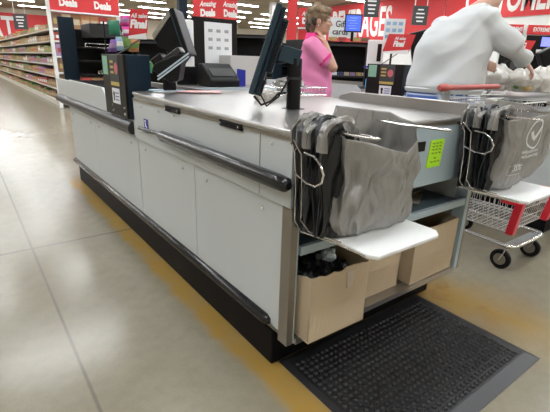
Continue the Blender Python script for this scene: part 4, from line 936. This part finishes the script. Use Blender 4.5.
# ---------------------------------------------------------------- people
def capsule(mb, a, b, ra, rb, n=12, fl=None):
    a = Vector(a); b = Vector(b); t = (b-a); L = t.length
    if L < 1e-5: return mb.ball(a, ra)
    t /= L; u, v = ring_frame(t); rings = []
    ks = [(-math.sin(p)*ra, math.cos(p)*ra, 0) for p in (1.45, 1.1, .7, .3)] + [(0, ra, 0)] + [(L*f, ra+(rb-ra)*f, 0) for f in (.25, .5, .75)] + [(L, rb, 0)] + [(L+math.sin(p)*rb, math.cos(p)*rb, 0) for p in (.3, .7, 1.1, 1.45)]
    for s, r, _ in ks: rings.append([a + t*s + (u*math.cos(q)+v*math.sin(q))*r for q in [2*math.pi*k/n for k in range(n)]])
    return mb.loft(rings)
def remeshed(mb, name, m_, parent, voxel, smooth=2, disp=None, cut=None):
    o = mb.build(name, m_, parent); r = o.modifiers.new('r', 'REMESH'); r.mode = 'VOXEL'; r.voxel_size = voxel; r.use_smooth_shade = True
    s = o.modifiers.new('s', 'SMOOTH'); s.iterations = smooth; s.factor = .5
    dg = bpy.context.evaluated_depsgraph_get(); dg.update(); me = bpy.data.meshes.new_from_object(o.evaluated_get(dg)); old = o.data; o.modifiers.clear(); o.data = me; bpy.data.meshes.remove(old)
    me.materials.clear(); me.materials.append(M[m_])
    if disp:
        nrm = [v.normal.copy() for v in me.vertices]
        for v, n in zip(me.vertices, nrm): v.co += n*disp(v.co + WL[parent.name])
    me.polygons.foreach_set('use_smooth', [True]*len(me.polygons)); return o
def hand(mb, wrist, dirv, palmn, side=1, curl=.5, s=1.):
    """palm and five fingers; dirv towards the fingers, palmn out of the back of the hand, thumb on side*lateral"""
    w_ = Vector(wrist); d = Vector(dirv).normalized(); n = Vector(palmn); n = (n - d*n.dot(d)).normalized(); l = d.cross(n)*side
    rings = []
    for f, hw, ht in ((-.01, .026, .020), (.02, .034, .018), (.05, .040, .016), (.085, .040, .014), (.095, .034, .010)):
        rings.append([w_ + d*f*s + l*hw*s*math.cos(a) + n*ht*s*math.sin(a) for a in [2*math.pi*k/12 for k in range(12)]])
    mb.loft(rings)
    for off, ln in ((.030, .068), (.0105, .077), (-.0105, .072), (-.030, .056)):
        p = w_ + d*.085*s + l*off*s; q = d.copy(); r = .0088*s
        for k, seg in enumerate((.42, .32, .26)):
            a = curl*(.5+.35*k); q2 = (q*math.cos(a) - n*math.sin(a)).normalized(); nn = (n*math.cos(a) + q*math.sin(a)).normalized()
            e = p + q2*ln*seg*s; capsule(mb, p, e, r, r*.9, 8); p = e; q = q2; r *= .92; n_ = nn
    p = w_ + d*.025*s + l*.028*s; e = p + (d*.6 + l*.75 - n*.15).normalized()*.042*s; capsule(mb, p, e, .013*s, .011*s, 8); capsule(mb, e, e + (d*.95+l*.25-n*.3).normalized()*.034*s, .0105*s, .0085*s, 8)
def head(mb, c, fwd, s=1., up=Z):
    """skull, jaw, nose, ears, brow; c = centre of the skull"""
    c = Vector(c); f = Vector(fwd).normalized(); u = (Vector(up) - f*Vector(up).dot(f)).normalized(); l = u.cross(f)
    def E(o, r, sc):
        cc = c + f*o[0]*s + l*o[1]*s + u*o[2]*s; rings = []
        for i in range(11):
            ph = math.pi*(.02+.96*i/10); rings.append([cc + (f*sc[0]*math.sin(ph)*math.cos(a) + l*sc[1]*math.sin(ph)*math.sin(a) - u*sc[2]*math.cos(ph))*r*s for a in [2*math.pi*k/16 for k in range(16)]])
        mb.loft(rings)
    E((-.01, 0, .02), .092, (1.05, .82, 1.02)); E((.035, 0, -.05), .062, (.95, .88, 1.05)); E((.058, 0, -.093), .028, (1, 1.1, .8))
    E((.085, 0, .028), .02, (.6, 2.4, .7)); E((.075, .03, -.03), .022, (1, 1, 1)); E((.075, -.03, -.03), .022, (1, 1, 1))
    capsule(mb, c+f*.088*s+u*.015*s, c+f*.112*s-u*.025*s, .008*s, .0125*s, 8); E((.100, 0, -.032), .012, (1, 1.5, .8))
    E((.093, 0, -.058), .010, (.9, 2.1, .7)); E((.090, 0, -.070), .010, (.9, 1.9, .7))
    for sg in (1, -1): E((-.005, .078*sg, -.012), .028, (.75, .28, 1.15)); E((.0, .084*sg, -.012), .024, (.6, .25, .95))
def eyes(parent, c, fwd, s, up=Z):
    c = Vector(c); f = Vector(fwd).normalized(); u = (Vector(up) - f*Vector(up).dot(f)).normalized(); l = u.cross(f)
    m = MB(); 
    for sg in (1, -1): m.ball(c+(f*.082+l*.031*sg+u*.005)*s, .011*s, 12, 8)
    m.build('eye', 'white', parent, smooth=True); m = MB()
    for sg in (1, -1): m.ball(c+(f*.0925+l*.031*sg+u*.005)*s, .0035*s, 8, 6); 
    m.build('iris', 'hair', parent)
    m = MB()
    for sg in (1, -1): m.tube([c+(f*.094+l*(.018*sg)+u*.026)*s, c+(f*.092+l*(.034*sg)+u*.031)*s, c+(f*.078+l*(.050*sg)+u*.026)*s], .0025, 6)
    m.build('eyebrow', 'hair', parent)
    MB().slab(c+(f*.1015-u*.064)*s, f, l, u, .002*s, .018*s, .0015*s).build('lip_line', 'pinkp' if 'pinkp' in M else 'pink', parent)
def ell(mb, c, ax, ay, az, rx, ry, rz, n=18, m=12):
    rings = []
    for i in range(m+1):
        ph = math.pi*(.02+.96*i/m); rings.append([Vector(c) + ax*rx*math.sin(ph)*math.cos(a) + ay*ry*math.sin(ph)*math.sin(a) - az*rz*math.cos(ph) for a in [2*math.pi*k/n for k in range(n)]])
    return mb.loft(rings)
def section_loft(mb, secs, lat, fwd, n=28):
    """torso or leg from (centre, half width, half depth) sections"""
    rings = []
    for c, a_, b_ in secs:
        rings.append([Vector(c) + lat*a_*math.copysign(abs(math.cos(t))**.85, math.cos(t)) + fwd*b_*math.copysign(abs(math.sin(t))**.85, math.sin(t)) for t in [2*math.pi*k/n for k in range(n)]])
    return mb.loft(rings)
# --- woman in pink, facing right, hand on her neck
WD = 4.1; wr = .335
def W(r, d, z): return P(wr+r, WD+d, z*.965)
wm = empty('person', W(0, 0, 0), 'woman in a pink polo shirt with short brown hair, hand on her neck', 'person')
wf = (FR*.97 - FF*.12).normalized(); wl = Z.cross(wf)     # facing, her left side (away from camera)
hc = W(.015, 0, 1.575)
sk = MB()
section_loft(sk, [(W(0, 0, .86), .16, .12), (W(-.01, 0, .98), .165, .125), (W(0, 0, 1.12), .145, .12), (W(-.005, 0, 1.28), .165, .115), (W(-.02, 0, 1.36), .15, .09), (W(-.02, 0, 1.41), .06, .055)], wl, wf)
capsule(sk, W(-.02, 0, 1.36), hc-Z*.07-wf*.01, .060, .054)
head(sk, hc, wf, 1.0)
for sg in (1, -1):
    o = wl*sg
    hp = W(0, 0, .90)+o*.085; kn = W(.02, 0, .50)+o*.09; an = W(0, 0, .09)+o*.09
    capsule(sk, hp, kn, .085, .055); capsule(sk, kn, an, .052, .036); capsule(sk, an-Z*.04, an-Z*.055+wf*.14, .036, .028)
sh = W(-.035, 0, 1.35)-wl*.165; el = W(.145, -.19, 1.165); hn = W(.065, -.125, 1.375)
capsule(sk, sh, el, .052, .040); capsule(sk, el, hn, .042, .028)
hand(sk, hn, (W(.02, -.07, 1.47)-hn), (wf*.8-FF*.5), -1, .35, .95)
sh2 = W(-.035, 0, 1.35)+wl*.165; el2 = W(.02, .22, 1.09); hn2 = W(.10, .20, .87)
capsule(sk, sh2, el2, .05, .04); capsule(sk, el2, hn2, .04, .028); hand(sk, hn2, -Z+wf*.3, wl, 1, .5, .95)
body = remeshed(sk, 'body', 'skin', wm, .0075, 2)
eyes(wm, hc, wf, 1.0)
po = MB()
section_loft(po, [(W(.015, 0, .80), .205, .165), (W(.01, 0, .86), .205, .165), (W(.0, 0, .98), .20, .165), (W(.005, 0, 1.12), .178, .155), (W(0, 0, 1.25), .185, .145), (W(-.02, 0, 1.34), .178, .115), (W(-.03, 0, 1.395), .12, .08), (W(-.025, 0, 1.43), .07, .068)], wl, wf)
capsule(po, sh, sh.lerp(el, .62), .078, .068); capsule(po, sh2, sh2.lerp(el2, .6), .076, .066)
remeshed(po, 'polo_shirt', 'polo', wm, .011, 3, lambda p: .008*noise.noise(Vector((p.x*5+p.y*4, p.z*13+p.x*6, 1.))) + .005*math.sin((p.z*38 + (p.x-p.y)*20)+3*noise.noise(p*5)))
cf = MB(); a_ = (el-sh).normalized(); q0 = sh.lerp(el, .60); cf.tube([q0, q0+a_*.022], .0735, 20); cf.build('sleeve_trim', 'collar', wm, smooth=True); cf = MB(); a_ = (el2-sh2).normalized(); q0 = sh2.lerp(el2, .56); cf.tube([q0, q0+a_*.02], .073, 18); cf.build('sleeve_trim', 'collar', wm, smooth=True)
co = MB(); section_loft(co, [(W(-.03, 0, 1.395), .098, .088), (W(-.028, 0, 1.43), .080, .078), (W(-.032, 0, 1.465), .068, .068), (W(-.034, 0, 1.47), .060, .06)], wl, wf); co.build('collar', 'collar', wm, smooth=True)
tr = MB(); section_loft(tr, [(W(0, 0, .80), .185, .15), (W(0, 0, .95), .18, .14), (W(0, 0, 1.0), .17, .135)], wl, wf)
for sg in (1, -1):
    o = wl*sg; capsule(tr, W(0, 0, .86)+o*.085, W(.02, 0, .48)+o*.09, .105, .075); capsule(tr, W(.02, 0, .50)+o*.09, W(0, 0, .12)+o*.09, .075, .06)
remeshed(tr, 'trousers', 'denim', wm, .013, 2)
for sg in (1, -1):
    an = W(0, 0, .04)+wl*sg*.09; s_ = MB(); ell(s_, an+wf*.05+Z*.005, wf, wl, Z, .135, .05, .044); s_.build('shoe', 'shoe', wm, smooth=True)
hr = MB(); hu = Z
ell(hr, hc - wf*.018 + Z*.045, wf, wl, Z, .112, .094, .092); ell(hr, hc - wf*.065 + Z*.0, wf, wl, Z, .062, .088, .105); ell(hr, hc - wf*.068 - Z*.07, wf, wl, Z, .038, .062, .06)
ell(hr, hc + wf*.055 + Z*.085, wf, wl, Z, .05, .07, .038)
for k in range(26):
    a = random.uniform(-2.4, 1.2); e = hc - wf*.018 + Z*.045 + (wf*math.cos(a)*.8 + Z*math.sin(-a if a < 0 else a))*.0
for k in range(34):
    th = random.uniform(-.4, math.pi+.5); ph = random.uniform(-1.1, 1.1)
    dv = (wf*math.cos(th)*math.cos(ph) + Z*math.sin(th)*math.cos(ph) - wl*math.sin(ph)); ell(hr, hc - wf*.022 + Z*.045 + Vector((dv.x*.095, dv.y*.095, dv.z*.085)), wf, wl, Z, .022, .018, .022, 8, 6)
cutp = remeshed(hr, 'hair', 'hair', wm, .006, 1, lambda p: .011*noise.noise(Vector((p.x*30, p.y*30, p.z*22))) + .005*noise.noise(p*75))
hn_ = MB(); ell(hn_, hc - wf*.083 - Z*.02, wf, wl, Z, .048, .080, .075); ell(hn_, hc - wf*.080 - Z*.075, wf, wl, Z, .034, .062, .055); ell(hn_, hc - wf*.045 - wl*.062 + Z*.0, wf, wl, Z, .034, .026, .05)
M['hairdark'] = mat('dark_brown_hair', (.035, .022, .016), .5, bump=.8, bscale=60, stretch=(1, 1, .4))
remeshed(hn_, 'nape_hair', 'hairdark', wm, .006, 1, lambda p: .007*noise.noise(Vector((p.x*45, p.y*45, p.z*20))))
MB().ball(hc - wl*.088 - wf*.002 - Z*.042, .006, 8, 6).build('earring', 'white', wm, smooth=True)
# --- customer in white, leaning right over the second counter
cu = empty('person', P(1.19, 3.12, 0), 'customer in a white sweatshirt and blue plaid shorts leaning over the bags', 'person')
cf_ = (FR*.62 + FF*.78).normalized(); cl_ = Z.cross(cf_)      # facing; cl_ = his left
D0 = 3.17
def Q(r, d, z): return P(r*1.055, D0+d, z)
sk = MB()
lat = -cl_
section_loft(sk, [(Q(1.15, .02, .84), .18, .13), (Q(1.15, .02, .98), .19, .14), (Q(1.17, .02, 1.15), .19, .14), (Q(1.19, .02, 1.32), .19, .13), (Q(1.22, .02, 1.46), .17, .10), (Q(1.29, .02, 1.53), .08, .07)], lat, cf_)
hcc = Q(1.43, .12, 1.69)
capsule(sk, Q(1.28, .02, 1.52), hcc-Z*.08, .066, .06); head(sk, hcc, (cf_-Z*.35), 1.05, up=Z+cf_*.3)
shR = Q(1.325, -.10, 1.445); elR = Q(1.50, -.14, 1.30); hnR = Q(1.70, .05, 1.215)
shL = Q(1.14, .17, 1.44); elL = Q(1.23, .32, 1.20); hnL = Q(1.395, .10, 1.195)
capsule(sk, shR, elR, .062, .05); capsule(sk, elR, hnR, .05, .034); hand(sk, hnR, FR*.8-Z*.7+FF*.1, Z*.7+FR*.5-FF*.3, 1, .6, 1.0)
capsule(sk, shL, elL, .06, .048); capsule(sk, elL, hnL, .046, .033); hand(sk, hnL, (FR*.9-FF*.25-Z*.2), (-FF+Z*.2), 1, .35, 1.0)
for sg in (1, -1):
    o = -cl_*sg
    capsule(sk, Q(1.15, .02, .88)+o*.10, Q(1.16, .03, .50)+o*.115, .10, .062); capsule(sk, Q(1.16, .03, .50)+o*.115, Q(1.15, .02, .10)+o*.115, .060, .04); capsule(sk, Q(1.15, .02, .05)+o*.115, Q(1.15, .02, .04)+o*.115+cf_*.15, .038, .03)
remeshed(sk, 'body', 'skin2', cu, .0085, 2)
eyes(cu, hcc, (cf_-Z*.35), 1.05, up=Z+cf_*.3)
st = MB()
section_loft(st, [(Q(1.15, .02, 1.005), .262, .195), (Q(1.15, .02, 1.02), .278, .21), (Q(1.15, .02, 1.07), .28, .21), (Q(1.16, .02, 1.15), .265, .205), (Q(1.18, .02, 1.30), .25, .19), (Q(1.20, .02, 1.40), .235, .165), (Q(1.225, .02, 1.485), .175, .13), (Q(1.285, .02, 1.56), .08, .075)], lat, cf_, 32)
capsule(st, shR, elR, .095, .078); capsule(st, elR, elR.lerp(hnR, .86), .08, .055); capsule(st, shL, elL, .09, .075); capsule(st, elL, elL.lerp(hnL, .8), .075, .055)
def folds(p):
    q = Vector((p.x, p.y, p.z)); s = q.dot(FR)
    return .022*noise.noise(Vector((s*4+q.z*3, q.z*6-s*5, q.y*2))) + .030*(.3-abs(noise.noise(Vector((s*5-q.z*6, (q.z+s)*2.4, 3.3)))))  + .004*math.sin((s*16-q.z*22)+4*noise.noise(q*3))
remeshed(st, 'sweatshirt', 'shirt', cu, .011, 3, folds)
rb = MB(); section_loft(rb, [(Q(1.15, .02, .980), .262, .198), (Q(1.15, .02, .985), .268, .203), (Q(1.15, .02, 1.008), .274, .207), (Q(1.15, .02, 1.015), .265, .20)], lat, cf_, 32); rb.build('hem_band', 'shirt', cu, smooth=True)
a_ = (hnR-elR).normalized(); MB().tube([elR.lerp(hnR, .88), elR.lerp(hnR, .98)], .046, 16).build('cuff', 'shirt', cu, smooth=True)
MB().tube([elL.lerp(hnL, .85), elL.lerp(hnL, .97)], .044, 16).build('cuff', 'shirt', cu, smooth=True)
so_ = MB(); section_loft(so_, [(Q(1.15, .02, .78), .26, .19), (Q(1.15, .02, .90), .272, .205), (Q(1.15, .02, 1.01), .25, .185)], lat, cf_)
for sg in (1, -1): o = -cl_*sg; section_loft(so_, [(Q(1.16, .03, .50)+o*.12, .115, .125), (Q(1.15, .02, .86)+o*.12, .125, .15)], lat, cf_)
remeshed(so_, 'plaid_shorts', 'plaid', cu, .014, 2)
for sg in (1, -1):
    an = Q(1.15, .02, .045)-cl_*sg*.115; s_ = MB(); ell(s_, an+cf_*.055+Z*.005, cf_, cl_, Z, .15, .055, .048); s_.build('shoe', 'shoe', cu, smooth=True)
hr = MB(); hf = (cf_-Z*.35).normalized(); hu_ = (Z+cf_*.3); hu_ = (hu_-hf*hu_.dot(hf)).normalized(); hl_ = hu_.cross(hf)
ell(hr, hcc - hf*.018 + hu_*.045, hf, hl_, hu_, .112, .092, .09); ell(hr, hcc - hf*.055, hf, hl_, hu_, .062, .085, .09)
remeshed(hr, 'hair', 'hair2', cu, .009, 1, lambda p: .003*noise.noise(p*40))
